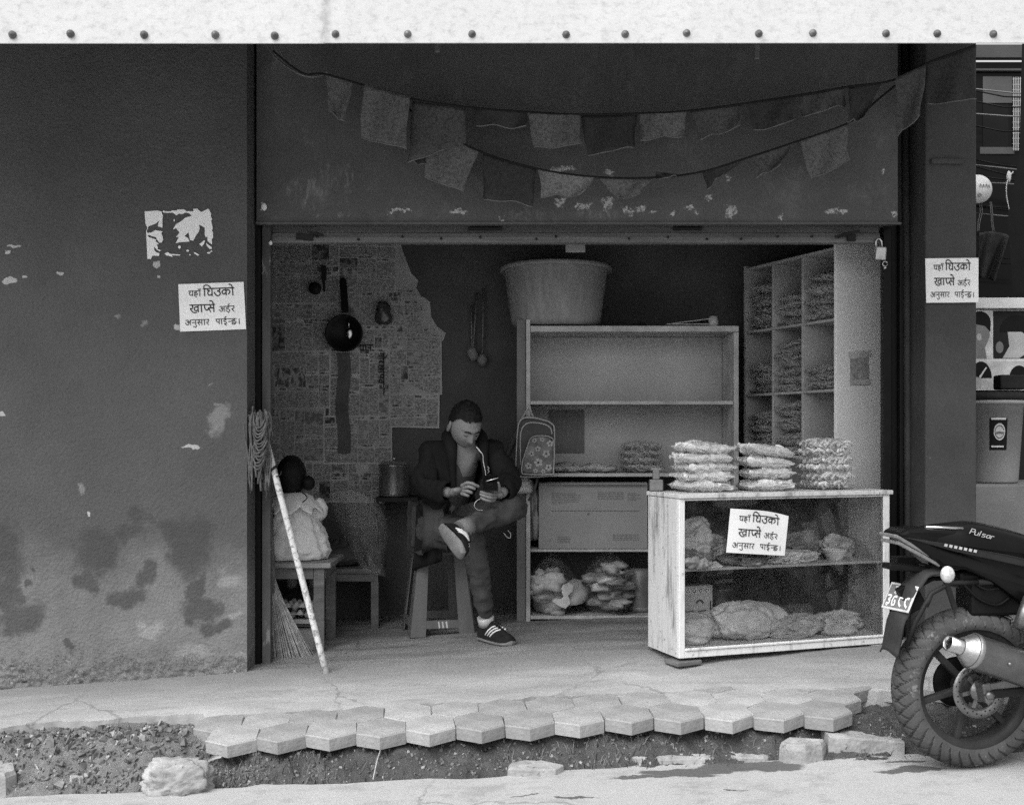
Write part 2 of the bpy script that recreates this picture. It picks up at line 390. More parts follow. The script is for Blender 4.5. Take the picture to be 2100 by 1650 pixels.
# concrete apron and pavers (one pavement: slab with a broken front edge, hexagonal blocks along it)
def zapron(x, y): return zg(x) - .082 * max(0, 5 - y) + .006 * nz((x, y, 0), 3) + .003 * nz((x, y, 3), 11)
def aedge(x):
    e = 4.43 + .03 * nz((x, 1, 0), 5) + .018 * nz((x, 5, 0), 18)
    if x < -1.25: e += .05
    return e
ab = MB()
def afn(u, v):
    x = -3.2 + 6.4 * u; y = aedge(x) + (5.02 - aedge(x)) * v
    return Vector((x, y, zapron(x, y) + (-.01 if v == 0 else 0)))
ab.grid(afn, 320, 14)
ab.grid(lambda u, v: Vector((-3.2 + 6.4 * u, aedge(-3.2 + 6.4 * u) + .02 * v * nz((u * 90, 0, 0)), zapron(-3.2 + 6.4 * u, aedge(-3.2 + 6.4 * u)) - .01 - .13 * v)), 320, 3)
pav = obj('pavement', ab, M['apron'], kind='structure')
PW = .1935
def paver_mesh(seed):
    r2 = random.Random(seed); mb = MB(); n = 6; rr = PW / 2 / math.cos(R(30)) * .955
    top = [Vector((rr * math.cos(R(60 * i + 30)), rr * math.sin(R(60 * i + 30)), 0)) for i in range(n)]
    for t in top: t.x += r2.uniform(-.004, .004); t.y += r2.uniform(-.004, .004)
    ins = [t * .965 for t in top]
    vs = [t + Vector((0, 0, r2.uniform(-.0015, .0015))) for t in ins] + [t + Vector((0, 0, -.005)) for t in top] + [t * r2.uniform(.97, 1.0) + Vector((0, 0, -.050)) for t in top]
    fs = [list(range(n))] + [(n + i, n + (i + 1) % n, (i + 1) % n, i) for i in range(n)] + [(2 * n + i, 2 * n + (i + 1) % n, n + (i + 1) % n, n + i) for i in range(n)]
    mb.add(vs, fs)
    return mesh_of('paver', mb, M['paver'])
_t = M['paver'].node_tree; _o = _t.nodes.new('ShaderNodeObjectInfo'); _m1 = _t.nodes.new('ShaderNodeMath'); _m1.operation = 'MULTIPLY_ADD'; _m1.inputs[1].default_value = .38; _m1.inputs[2].default_value = .80
_t.links.new(_o.outputs['Random'], _m1.inputs[0]); _m2 = _t.nodes.new('ShaderNodeMath'); _m2.operation = 'MULTIPLY'; _bc = _t.nodes['Principled BSDF'].inputs['Base Color']
_src = _bc.links[0].from_socket; _t.links.new(_src, _m2.inputs[0]); _t.links.new(_m1.outputs[0], _m2.inputs[1]); _t.links.new(_m2.outputs[0], _bc)
pmesh = [paver_mesh(i) for i in range(5)]
def paver(x, y, dz=0, rz=0, tilt=(0, 0)):
    o = bpy.data.objects.new('paver', rnd.choice(pmesh)); COL.objects.link(o); o.parent = pav
    o.location = (x, y, zg(x) - .082 * (5 - y) + .004 + dz)
    o.rotation_euler = (tilt[0] + R(4.6 + rnd.uniform(-.9, .9)), tilt[1] + R(-2.2 + rnd.uniform(-1.2, 1.2)), rz + R(rnd.uniform(-2.5, 2.5)))
for i in range(13):
    x = -1.055 + i * PW * .962 + .0
    paver(x, 4.16 - .0 * i + rnd.uniform(-.006, .006), rnd.uniform(-.003, .002), R(4), (R(rnd.uniform(-1, 1.5)), 0))
for i in range(14):
    x = -1.155 + i * PW * .962
    paver(x, 4.16 + PW * .866 + rnd.uniform(-.004, .004), -.006 + rnd.uniform(-.002, .002), R(3))
for i in range(8, 18):
    x = -1.055 + (i - .0) * PW * .962
    paver(x, 4.16 + 2 * PW * .866 + rnd.uniform(-.004, .004), -.010 + (.0 if i > 9 else -.010), R(2))

# shop floor
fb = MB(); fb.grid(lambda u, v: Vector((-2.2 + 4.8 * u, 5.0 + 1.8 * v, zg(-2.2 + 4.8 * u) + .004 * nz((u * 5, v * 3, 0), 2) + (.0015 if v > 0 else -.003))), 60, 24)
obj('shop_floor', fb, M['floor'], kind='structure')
# ------------------------------------------------------------------ the shop building
bld = thing('shop_building', 'dark plastered shop building with an open shutter front under a white awning', 'building')
b = MB()
def wallfn(u, v):
    x = -3.4 + (3.4 - 1.207) * u; z = -.05 + .55 * v / .5 if v < .5 else .5 + 2.75 * (v - .5) / .5
    rough = max(0, min(1, (.285 + .03 * (x + 1.2) + .05 * nz((x, 0, 0), 5) - z) / .07)) * (.010 * nz((x, 0, z), 9) + .010 * nz((x, 3, z * 1.6), 26) + .006 * nz((x, 5, z), 60) - .004) + .003 * nz((x, 0, z), 3)
    return Vector((x, 4.996 - rough, z))
b.grid(wallfn, 420, 150)
b.bx(-5, -1.2072, 5.022, 5.2, -.4, 3.25); b.bx(-1.2072, -1.2068, 4.997, 5.2, -.05, 3.25)
obj('front_wall', b, M['wall'], bld)
b = MB()
b.bx(1.903, 2.139, 5.05, 5.5, -.2, 3.25)
obj('pillar', b, M['pillar'], bld, bevel=.008)
b = MB(); b.box((2.0, 5.045, wz(332, 5.05)), (.15, .03, .026), Matrix.Rotation(R(1), 3, 'Y'))
obj('mortar_ridge', b, M['pillar'], bld, bevel=.008)
b = MB()
b.bx(-2.1, 2.2, 6.42, 6.55, -.2, 3.25); b.bx(-2.15, -2.05, 5.2, 6.42, -.2, 3.25); b.bx(2.06, 2.16, 5.5, 6.42, -.2, 3.25)
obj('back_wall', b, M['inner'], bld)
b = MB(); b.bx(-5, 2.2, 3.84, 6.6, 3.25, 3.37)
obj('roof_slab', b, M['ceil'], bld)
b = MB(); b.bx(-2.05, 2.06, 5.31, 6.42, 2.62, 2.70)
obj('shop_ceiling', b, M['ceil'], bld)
b = MB(); b.bx(-1.192, 1.80, 5.12, 5.30, wz(457, 5.12), 3.25); b.bx(-1.192, 1.812, 5.105, 5.13, wz(460, 5.11), wz(456, 5.11))
obj('shutter_cover', b, M['cover'], bld)
for c, r_ in (((wx(541, 5.11), 5.113, wz(424, 5.11)), (.014, .008, .018)), ((wx(556, 5.16), 5.15, wz(498, 5.15)), (.008, .008, .011))):
    b = MB(); b.ball(c, r_); obj('screw_head', b, M['white'], bld)
b = MB()                                                # damp right strip between cover and pillar
b.bx(1.80, 1.903, 5.26, 5.34, -.2, 3.25)
obj('door_jamb', b, M['jamb'], bld)
b = MB(); b.tube([(wx(1862, 5.25), 5.25, .25), (wx(1856, 5.25), 5.25, 3.2)], .018, 10); obj('corner_pipe', b, M['jamb'], bld)

# ---- roller shutter: bottom bar rolled up under its cover, guide rails down both sides
sh = thing('roller_shutter', 'grey metal roller shutter rolled up above the shop opening', 'shutter', (.3, 5.2, .25))
zt, zb = wz(463, 5.2), wz(500, 5.2)
b = MB(); x0, x1 = wx(556, 5.2), wx(1803, 5.2)
prof = [(5.215, zt), (5.205, zt - .03), (5.195, zt - .034), (5.185, zt - .055), (5.18, zb + .004), (5.21, zb), (5.23, zb + .02), (5.24, zt)]
b.prism([(y, z) for y, z in prof], lambda u, v, t: Vector((t, u + .002 * nz((t, v, 0), 3), v + .003 * math.sin(t * 2.2))), x0, x1)
obj('bottom_bar', b, M['rail'], sh, w=True)
for px in (650, 735, 825, 905, 985, 1100, 1140, 1290, 1370, 1450, 1520, 1595, 1665, 1720):
    b = MB(); b.lathe([(.0, -.003), (.006, -.002), (.006, .004), (0, .004)], 8, (wx(px, 5.18), 5.181, wz(491 - (px % 7), 5.18)), Matrix.Rotation(R(90), 3, 'X'))
    obj('rivet', b, M['dark'], sh, w=True)
for px, ww in ((995, 70), (1410, 60)):
    b = MB(); b.box((wx(px, 5.2), 5.197, wz(469, 5.2)), (ww / 433, .02, .014)); obj('pull_slot', b, M['dark'], sh, w=True, bevel=.004)
for c, d_, an in (((wx(625, 5.18), 5.178, wz(486, 5.18)), (.08, .012, .03), 5), ((wx(650, 5.18), 5.170, wz(480, 5.18)), (.07, .010, .012), 14), ((wx(1745, 5.18), 5.175, wz(488, 5.18)), (.04, .02, .03), 0), ((wx(1735, 5.18), 5.160, wz(481, 5.18)), (.12, .010, .012), -14)):
    b = MB(); b.box(c, d_, Matrix.Rotation(R(an), 3, 'Y')); obj('latch', b, M['dark'], sh, w=True, bevel=.003)
b = MB(); b.bx(-1.205, -1.180, 5.15, 5.2, zg(-1.2), zt + .02); obj('gap_shade_strip', b, M['black'], sh, w=True); b = MB(); b.bx(-1.175, -1.135, 5.155, 5.2, zg(-1.2), zt + .005); b.bx(-1.19, -1.17, 5.185, 5.21, zg(-1.2), zt + .02)  # black strip: shade of the gap between wall and rail, put in as colour
obj('guide_rail', b, mat('scuffed_rail', .085, .6, (8, .5), .1, streak=(1, 1, .3), wear=(.60, .26, 13)), sh, w=True, bevel=.003)
b = MB(); b.bx(1.762, 1.80, 5.2, 5.25, zg(1.7), zt + .02); b.bx(1.80, 1.835, 5.225, 5.262, zg(1.7), zt + .02); b.bx(1.835, 1.852, 5.19, 5.258, zg(1.7), zt + .02)
obj('guide_rail', b, M['black'], sh, w=True, bevel=.003)

# ---- padlock hanging from the right rail
pl = thing('padlock', 'silver padlock with a key ring hanging at the right end of the shutter bar', 'padlock', (wx(1805, 5.17), 5.17, wz(548, 5.17)))
M['chrome'] = mat('chrome', .55, .25, (10, .1), .05, metal=1)
b = MB(); c = P(1806, 520, 5.17); b.box(c, (.05, .022, .062), Matrix.Rotation(R(4), 3, 'Y')); obj('lock_body', b, mat('brushed_steel', .5, .4, (30, .3), .1, metal=.6), pl, w=True, bevel=.006)
b = MB(); b.tube([P(1797, 508, 5.17), P(1796, 495, 5.17), P(1799, 490, 5.17), P(1804, 490, 5.17), P(1808, 495, 5.17), P(1809, 508, 5.17)], .005, 8); obj('shackle', b, M['chrome'], pl, w=True)
b = MB(); b.tube([P(1815 + 5 * math.cos(t * .52), 541 + 5 * math.sin(t * .52), 5.16) for t in range(13)], .0025, 6); b.ball(P(1815, 549, 5.16), .008); obj('key_ring', b, M['chrome'], pl, w=True)

# ------------------------------------------------------------------ awning fascia with its bolts
FD = 3.8; zf = wz(90, FD)
fa = thing('awning_fascia', 'white painted metal awning edge with a row of bolts', 'awning', (0, FD, zf))
for xa, xb, dy in ((-3.2, wx(668, FD), 0), (wx(664, FD), 2.2, -.004)):
    b = MB(); b.bx(xa, xb, FD + dy - .002, FD + dy + .003, zf, 3.26)
    obj('metal_sheet', b, M['fascia'], fa, w=True, bevel=.002)
for px, py in ((25, 71), (144, 69), (295, 71), (441, 71), (563, 73), (688, 70), (836, 70), (968, 70), (1161, 71), (1282, 70), (1408, 68), (1556, 69), (1667, 68), (1817, 69), (1922, 69), (2037, 70)):
    c = P(px, py, FD - .007); b = MB()
    b.lathe([(0, .012), (.006, .012), (.0065, .004), (.013, .003), (.014, -.004), (.0, -.004)], 10, c, Matrix.Rotation(R(90), 3, 'X'))
    obj('bolt', b, M['bolt'] if px not in (441, 836, 1282, 1408, 1667) else M['rail'], fa, w=True)
for px, py, s_ in ((897, 98, .022), (1552, 112, .02)):  # hanging clip ends under the awning
    b = MB(); b.box(P(px, py - 14, 4.7), (s_, .015, .10)); solo('hanging_clip', b, M['rail'], 'small pale clip hanging below the awning edge above the %s' % ('left half of the flags' if px < 1000 else 'right half of the flags'), 'clip', bevel=.003)

# ------------------------------------------------------------------ lettering
def smooth2(pts, k=4):
    return [(p.x, p.y) for p in catmull([(x, y, 0) for x, y in pts], k)] if len(pts) > 2 else pts
def ribbon(mb, pts, w, conv, m=0, taper=False):
    n = len(pts); L = []; Rr = []
    for i in range(n):
        ax, ay = pts[max(i - 1, 0)]; bx_, by_ = pts[min(i + 1, n - 1)]
        dx, dy = bx_ - ax, by_ - ay; l = math.hypot(dx, dy) or 1
        nx, ny = -dy / l * w / 2, dx / l * w / 2
        x, y = pts[i]
        L.append(conv(x + nx, y + ny)); Rr.append(conv(x - nx, y - ny))
    o = len(mb.v); mb.add(L + Rr, [(i, i + 1, n + i + 1, n + i) for i in range(n - 1)], m)
BIG = [[(740, 295), (1600, 262)], [(785, 295), (790, 490)], [(775, 290), (768, 235), (800, 200), (850, 195), (910, 225), (968, 285)],
       [(860, 295), (872, 330), (922, 345), (885, 372), (878, 425), (920, 465), (990, 438)], [(987, 288), (995, 490)],
       [(1190, 282), (1202, 318), (1172, 345), (1132, 350), (1198, 375), (1212, 430), (1170, 477), (1118, 470), (1072, 428), (1055, 375)],
       [(1370, 275), (1378, 470)], [(1372, 350), (1330, 318), (1278, 345), (1268, 395), (1308, 432), (1372, 385)], [(1376, 345), (1430, 313), (1472, 350), (1466, 400), (1430, 432)],
       [(1550, 265), (1560, 465)], [(1552, 264), (1522, 200), (1482, 170), (1445, 175)],
       [(370, 735), (1070, 712)], [(440, 735), (466, 788), (440, 828), (396, 820)], [(398, 820), (430, 880), (490, 930), (575, 925)],
       [(605, 800), (560, 778), (510, 808), (515, 862), (560, 882), (608, 850)], [(605, 730), (615, 920)], [(695, 728), (705, 920)],
       [(785, 725), (790, 800), (830, 865), (876, 850), (890, 800)], [(930, 715), (952, 768), (922, 800), (880, 800)], [(885, 800), (955, 915)], [(940, 802), (1032, 800)], [(1025, 715), (1040, 915)],
       [(1030, 712), (1000, 640), (960, 610), (918, 625)]]
SMALL = [[(340, 360), (682, 350)], [(370, 360), (398, 390), (372, 420), (388, 460), (424, 472), (460, 440)], [(455, 358), (460, 495)],
         [(560, 355), (562, 386), (520, 388), (512, 410), (575, 416), (592, 445), (562, 462), (520, 440), (512, 470), (548, 505), (578, 524)], [(655, 350), (658, 495)],
         [(602, 295), (630, 318), (668, 314), (690, 293)], [(640, 285), (654, 285)],
         [(1288, 762), (1592, 745)], [(1190, 778), (1238, 760), (1266, 790), (1232, 817), (1268, 838), (1270, 875), (1230, 897), (1175, 838)], [(1258, 825), (1320, 815)], [(1315, 760), (1320, 902)],
         [(1440, 752), (1440, 785), (1392, 792), (1385, 830), (1440, 836), (1470, 870), (1440, 905), (1400, 897), (1358, 858)], [(1430, 934), (1444, 934)], [(1440, 752), (1428, 716), (1468, 685)],
         [(1570, 748), (1586, 790), (1540, 825), (1518, 818)], [(1525, 820), (1590, 895)],
         [(390, 1132), (910, 1110)], [(275, 1150), (320, 1132), (350, 1160), (315, 1186), (352, 1205), (352, 1245), (310, 1265), (258, 1205)], [(345, 1192), (400, 1182)], [(395, 1132), (400, 1270)],
         [(445, 1200), (540, 1190)], [(452, 1190), (466, 1210)], [(540, 1122), (545, 1265)], [(545, 1262), (566, 1298), (530, 1325), (478, 1298)],
         [(620, 1120), (642, 1158), (612, 1190), (590, 1186)], [(595, 1185), (650, 1265)], [(630, 1195), (706, 1190)], [(705, 1118), (712, 1260)], [(775, 1115), (780, 1258)], [(870, 1112), (890, 1158), (850, 1190), (828, 1186)], [(833, 1188), (892, 1255)],
         [(1080, 1105), (1655, 1083)], [(1100, 1105), (1110, 1160), (1148, 1186), (1180, 1165)], [(1175, 1100), (1182, 1240)], [(1240, 1098), (1248, 1245)],
         [(1365, 1095), (1360, 1120), (1312, 1138), (1314, 1168), (1368, 1175), (1380, 1212), (1310, 1225)], [(1330, 1230), (1380, 1275)], [(1350, 1092), (1330, 1055), (1388, 1028)],
         [(1430, 1165), (1512, 1155)], [(1434, 1155), (1448, 1176)], [(1600, 1085), (1596, 1115), (1535, 1130), (1528, 1165), (1590, 1150), (1635, 1168), (1612, 1208), (1560, 1192), (1528, 1215), (1560, 1238), (1620, 1215), (1640, 1170)], [(1720, 1085), (1728, 1230)]]
def sign_uv(x, y):                                      # traced coordinates -> 0..1 across and down the sheet
    x -= 70; y -= 175; a, c_, b_, d_ = 1785., -75., 50., 1265.
    det = a * d_ - b_ * c_
    return ((x * d_ - y * b_) / det, (a * y - c_ * x) / det)
def notice(label, corners, d, curl=0.0, frame=None):
    """paper notice; corners = photo pixels TL TR BR BL"""
    TL, TR, BR, BL = [P(px, py, dd) for (px, py), dd in zip(corners, d)]
    nrm = (TR - TL).cross(BL - TL).normalized()
    if nrm.y > 0: nrm = -nrm
    def surf(u, v, off=0):
        p = TL * (1 - u) * (1 - v) + TR * u * (1 - v) + BR * u * v + BL * (1 - u) * v
        k = curl * (math.sin(u * math.pi * 1.4 + .2) * .5 + .6 * max(0, u - .75) * (1 - v) * 4)
        p = p + Vector((0, 0, -curl * 1.0 * max(0, u - .45) ** 2 * (1 - v) * 2.5))
        return p + nrm * (off + k * .5 + .0015 * nz((u * 3, v * 3, d[0]), 1))
    o = thing('paper_notice', label, 'notice', BL, 0, 'printed paper notices')
    b = MB(); b.grid(lambda u, v: surf(u, v, .003), 14, 10); obj('sheet', b, M['paper'], o, w=True)
    b = MB()
    conv = lambda x, y: surf(*sign_uv(x, y), .005)
    for s in BIG: ribbon(b, smooth2(s) if len(s) > 2 else [s[0], ((s[0][0] + s[1][0]) / 2, (s[0][1] + s[1][1]) / 2), s[1]], 30, conv)
    for s in SMALL: ribbon(b, smooth2(s) if len(s) > 2 else [s[0], ((s[0][0] + s[1][0]) / 2, (s[0][1] + s[1][1]) / 2), s[1]], 20, conv)
    obj('lettering', b, M['ink'], o, w=True)
    return o, surf
notice('white paper notice with black Devanagari lettering stuck on the left plaster wall', [(366, 583), (500, 578), (505, 675), (370, 680)], [4.992] * 4)
notice('white paper notice with black Devanagari lettering wrapped on the right pillar', [(1897, 530), (2006, 529), (2006, 620), (1899, 621)], [5.04] * 4)

# ---- remains of a torn poster
def fromzoom(poly, ox, oy, k): return [(ox + x / k, oy + y / k) for x, y in poly]
PA = [(90, 185), (440, 160), (570, 190), (560, 220), (600, 300), (585, 400), (585, 640), (450, 590), (495, 440), (400, 520), (190, 605), (178, 640), (192, 660), (152, 700), (155, 780), (270, 770), (390, 705), (590, 740), (550, 790), (590, 880), (600, 980), (560, 1050), (500, 1050), (430, 960), (410, 900), (330, 880), (200, 835), (170, 850), (210, 900), (300, 930), (420, 970), (390, 1010), (490, 1090), (420, 1110), (460, 1180), (450, 1230), (560, 1270), (500, 1290), (430, 1250), (350, 1160), (360, 1260), (400, 1310), (500, 1350), (490, 1420), (310, 1410), (260, 1510), (165, 1500), (130, 740), (165, 640), (115, 540), (95, 300)]
PB = [(590, 190), (620, 150), (650, 180), (820, 185), (840, 155), (980, 160), (1010, 130), (1190, 130), (1250, 180), (1450, 180), (1440, 115), (1550, 110), (1610, 160), (1660, 200), (1730, 170), (1850, 110), (1890, 140), (1940, 260), (1920, 300), (1965, 400), (1940, 440), (1980, 630), (1960, 720), (1990, 770), (1990, 910), (1955, 960), (1965, 1110), (1840, 1010), (1830, 860), (1790, 910), (1760, 830), (1760, 640), (1700, 600), (1600, 550), (1620, 650), (1600, 740), (1530, 830), (1440, 1000), (1350, 980), (1310, 760), (1200, 870), (1290, 920), (1340, 1020), (1060, 1040), (950, 1075), (1040, 900), (960, 900), (1060, 770), (1000, 700), (960, 650), (870, 690), (960, 540), (1100, 460), (1230, 350), (1400, 310), (1330, 240), (1240, 215), (1110, 265), (1050, 240), (970, 295), (880, 220), (720, 225), (600, 215)]
PC = [[(640, 1360), (730, 1310), (800, 1365), (1080, 1380), (1075, 1410), (830, 1400), (880, 1440), (820, 1440), (760, 1410), (710, 1415)], [(1450, 1310), (1530, 1340), (1615, 1400), (1560, 1410), (1470, 1350)], [(1610, 1090), (1740, 990), (1770, 1000), (1740, 1080), (1680, 1160)], [(1790, 1060), (1950, 1170), (1955, 1225), (1900, 1230), (1820, 1140)]]
for ex, ey, rx, ry in ((1055, 1175, 40, 45), (1285, 1275, 40, 30), (1350, 1390, 20, 18), (1945, 1290, 30, 22), (1870, 1335, 50, 24), (910, 430, 16, 36)):
    PC.append([(ex + rx * math.cos(t), ey + ry * math.sin(t)) for t in [i * .785 for i in range(8)]])
tp = thing('torn_poster', 'ragged white remains of a poster torn off the left wall', 'poster', P(298, 530, 4.99))
for poly in [PA, PB] + PC:
    b = MB(); q = [(x, -y) for x, y in fromzoom(poly, 290, 420, 13.548)]
    b.prism(q, lambda u, v, t: P(u, -v, 4.992 + t), .0015, -.0012)
    obj('paper_scrap', b, M['paper'], tp, w=True)

# ------------------------------------------------------------------ prayer flags on two strings
def flag_mat(i, c):
    N = NT('faded_flag_cloth_%s' % i)
    col = N.m('MULTIPLY', c, N.m('ADD', .75, N.m('MULTIPLY', N.noise(9, 5, .6), .5)))
    pr = N.map(N.noise(70, 3, .6), .5, .58); col = N.mix(N.m('MULTIPLY', pr, .35), col, .03)
    m_ = N.fin(col, .9, N.noise(220, 2), .2, .003, grain=.12)
    tr = N.n('ShaderNodeBsdfTranslucent'); tr.inputs[0].default_value = (c * 1.2,) * 3 + (1,)
    mx = N.n('ShaderNodeMixShader'); mx.inputs[0].default_value = .25
    N.link(N.b.outputs[0], mx.inputs[1]); N.link(tr.outputs[0], mx.inputs[2]); N.link(mx.outputs[0], N.out.inputs[0])
    return m_
FM = [flag_mat(i, c) for i, c in enumerate((.125, .19, .27, .07))]
M['hem'] = mat('pale_hem', .17, .9); M['cord'] = mat('dark_cord', .02, .9)
def flag_string(label, cord, flags, d):
    o = thing('prayer_flag_string', label, 'prayer flags', P(cord[0][0], cord[0][1], d), 0, 'strings of prayer flags over the shutter')
    b = MB(); b.tube(catmull([P(x, y, d) for x, y in cord], 8), .0045, 6); obj('cord', b, M['cord'], o, w=True)
    for i, (q, mi, dd) in enumerate(flags):
        TL, TR, BR, BL = [P(x, y, d) for x, y in q]; ph = i * 1.7
        def fn(u, v):
            p = TL * (1 - u) * (1 - v) + TR * u * (1 - v) + BR * u * v + BL * (1 - u) * v
            wv = .022 * v * math.sin(u * 5 + ph) + .012 * v * math.sin(u * 11 + ph * 2 + v * 3)
            return p + Vector((.006 * v * math.sin(v * 6 + ph), dd + wv, .006 * v * math.sin(u * 7 + ph)))
        b = MB(); b.grid(fn, 14, 12)
        f = obj('flag', b, FM[mi], o, w=True)
        mod = f.modifiers.new('thick', 'SOLIDIFY'); mod.thickness = .0012
        b = MB(); b.tube([fn(t / 12, 1) for t in range(13)], .003, 5); obj('hem', b, M['hem'], f, w=True)
    return o
flag_string('upper string of thin faded prayer flags sagging beneath the awning',
            [(560, 105), (620, 150), (665, 152), (750, 176), (845, 203), (960, 220), (1082, 230), (1190, 235), (1310, 233), (1415, 227), (1530, 212), (1635, 196), (1740, 178), (1830, 165), (1900, 130), (2000, 93)],
            [([(667, 150), (724, 166), (710, 252), (676, 228)], 1, 0), ([(748, 175), (842, 200), (832, 310), (738, 284)], 1, -.02), ([(845, 203), (955, 219), (952, 292), (835, 330)], 0, .03), ([(965, 220), (1080, 229), (1082, 258), (980, 256)], 3, .01),
             ([(1082, 230), (1188, 233), (1192, 297), (1095, 303)], 1, 0), ([(1192, 235), (1308, 233), (1300, 300), (1205, 315)], 3, .02), ([(1312, 232), (1408, 227), (1402, 275), (1313, 290)], 1, 0), ([(1418, 226), (1525, 212), (1520, 256), (1440, 283)], 0, .02),
             ([(1535, 212), (1632, 197), (1625, 250), (1545, 268)], 3, 0), ([(1640, 195), (1735, 178), (1738, 212), (1648, 236)], 0, .02), ([(1742, 178), (1812, 166), (1772, 240), (1738, 250)], 3, .01), ([(1832, 164), (1896, 134), (1882, 240), (1838, 282)], 0, -.02), ([(1898, 131), (2002, 93), (1998, 206), (1902, 212)], 3, 0)], 4.86)
flag_string('lower string of prayer flags, some twisted thin round the cord',
            [(840, 225), (884, 258), (985, 311), (1102, 346), (1222, 363), (1342, 364), (1440, 352), (1538, 322), (1632, 291), (1740, 252), (1800, 205), (1840, 172)],
            [([(845, 232), (884, 258), (872, 336), (842, 328)], 3, .02), ([(886, 259), (982, 310), (948, 395), (867, 362)], 1, 0), ([(990, 313), (1100, 346), (1092, 418), (990, 408)], 3, .01), ([(1103, 347), (1220, 363), (1196, 398), (1112, 404)], 2, 0),
             ([(1228, 363), (1340, 364), (1312, 398), (1268, 405)], 1, .02), ([(1345, 352), (1390, 358), (1388, 362), (1346, 366)], 3, 0), ([(1440, 352), (1536, 322), (1486, 352), (1449, 390)], 3, 0), ([(1540, 321), (1630, 292), (1602, 338), (1553, 364)], 0, 0), ([(1640, 289), (1738, 253), (1740, 330), (1662, 367)], 1, 0)], 4.92)
# loose cables looping under the awning at the upper left
cb = thing('loose_cable', 'thin wires looping under the awning left of the flags', 'cable', P(600, 150, 4.95))
for k in range(4):
    b = MB(); b.tube(catmull([P(545 + 8 * k, 92, 4.95), P(568 + 9 * k, 122 + 6 * k, 4.93), P(610 + 8 * k, 150 + 3 * k, 4.92), P(650 + 4 * k, 158 - 2 * k, 4.9), P(672, 146 + k, 4.88)], 8), .0022, 5)
    obj('wire', b, mat('grey_wire', .18, .6) if k == 0 else bpy.data.materials['grey_wire'], cb, w=True)

# ------------------------------------------------------------------ newspapers pasted on the back wall
def text_mat(name, lo, hi, sx, sz):
    N = NT(name); k = N.map(N.noise(1, 3, .7, N.scale(sx, 1, sz)), .42, .58)
    col = N.mix(k, hi, lo)
    return N.fin(col, .85, grain=.1)
NM = [mat('yellowed_newsprint', .38, .85, (2.5, .4), .08), text_mat('column_text', .15, .36, 90, 200), text_mat('headline_text', .08, .34, 60, 24), text_mat('printed_photo', .05, .20, 26, 26), text_mat('grey_picture', .14, .30, 18, 30)]
def newspaper(px, py, w, h, rot, lay, seed, poly=None):
    """a pasted sheet: px of its upper left corner, size in metres"""
    r2 = random.Random(seed); d = 6.414 - .0022 * lay
    o0 = P(px, py, d); ca, sa = math.cos(R(rot)), math.sin(R(rot))
    def conv(u, v, e=0): return o0 + Vector((u * ca + v * sa, -e + .0012 * nz((u * 4, v * 4, seed), 2), u * sa - v * ca))
    b = MB(); blocks = []
    def split(x0, y0, x1, y1, depth):
        ww, hh = x1 - x0, y1 - y0
        if depth == 0 or (ww < .12 and hh < .12) or (depth < 3 and r2.random() < .3): blocks.append((x0, y0, x1, y1)); return
        if ww / .8 > hh:
            c = x0 + ww * r2.choice((.33, .5, .5, .66)); split(x0, y0, c, y1, depth - 1); split(c, y0, x1, y1, depth - 1)
        else:
            c = y0 + hh * r2.choice((.15, .3, .5, .6)); split(x0, y0, x1, c, depth - 1); split(x0, c, x1, y1, depth - 1)
    split(.008, .008, w - .008, h - .008, 5)
    if poly is None: poly = [(0, 0), (w, 0), (w, h), (0, h)]
    b.prism([(u, -v) for u, v in poly], lambda u, v, t: conv(u, -v, t), -.0006, 0, 0)
    for x0, y0, x1, y1 in blocks:
        if not (min(p[0] for p in poly) - .001 <= x0 and x1 <= max(p[0] for p in poly) + .001): continue
        if len(poly) > 4:
            inside = lambda u, v: sum(((poly[i][1] > v) != (poly[i - 1][1] > v)) and (u < (poly[i - 1][0] - poly[i][0]) * (v - poly[i][1]) / (poly[i - 1][1] - poly[i][1]) + poly[i][0]) for i in range(len(poly))) % 2
            if not all(inside(a, c) for a in (x0, x1) for c in (y0, y1)): continue
        g = .0022; q = r2.random(); hh = y1 - y0
        m_ = 2 if hh < .035 else (3 if q < .06 else 4 if q < .12 else 2 if q < .14 else 1)
        if m_ == 1 and hh > .06:
            b.add([conv(x0 + g, y0 + g, .0007), conv(x1 - g - (x1 - x0) * .5 * r2.random(), y0 + g, .0007), conv(x1 - g - (x1 - x0) * .5 * r2.random(), y0 + .014, .0007), conv(x0 + g, y0 + .014, .0007)], [(0, 1, 2, 3)], 2)
            y0 += .02
        b.add([conv(x0 + g, y0 + g, .0007), conv(x1 - g, y0 + g, .0007), conv(x1 - g, y1 - g, .0007), conv(x0 + g, y1 - g, .0007)], [(0, 1, 2, 3)], m_)
    return obj('newspaper_sheet', b, NM, backw, w=True)
backw = [c for c in bld.children if c.name.startswith('back_wall')][0]
k_ = 6.4 / FOC
news = [(528, 495, 170, 130, .6, 0), (694, 495, 120, 108, -.8, 1), (528, 620, 172, 105, -.5, 1), (690, 598, 140, 120, .8, 2), (528, 720, 152, 120, .9, 2), (675, 712, 126, 150, -.4, 3), (528, 836, 140, 110, -.7, 3), (662, 852, 142, 100, .5, 4), (640, 940, 150, 90, -.6, 2), (528, 940, 130, 90, .6, 1), (796, 690, 110, 120, .4, 3), (798, 806, 104, 70, -1, 4)]
for i, (px, py, w_, h_, ro, la) in enumerate(news): newspaper(px, py, w_ * k_, h_ * k_, ro, la, 40 + i)
def ragged(pts): return [(x * k_, y * k_) for x, y in pts]
newspaper(808, 500, 130 * k_, 120 * k_, 0, 0, 70, ragged([(0, 0), (14, 0), (22, 25), (35, 60), (50, 75), (46, 90), (62, 120), (0, 118)]))
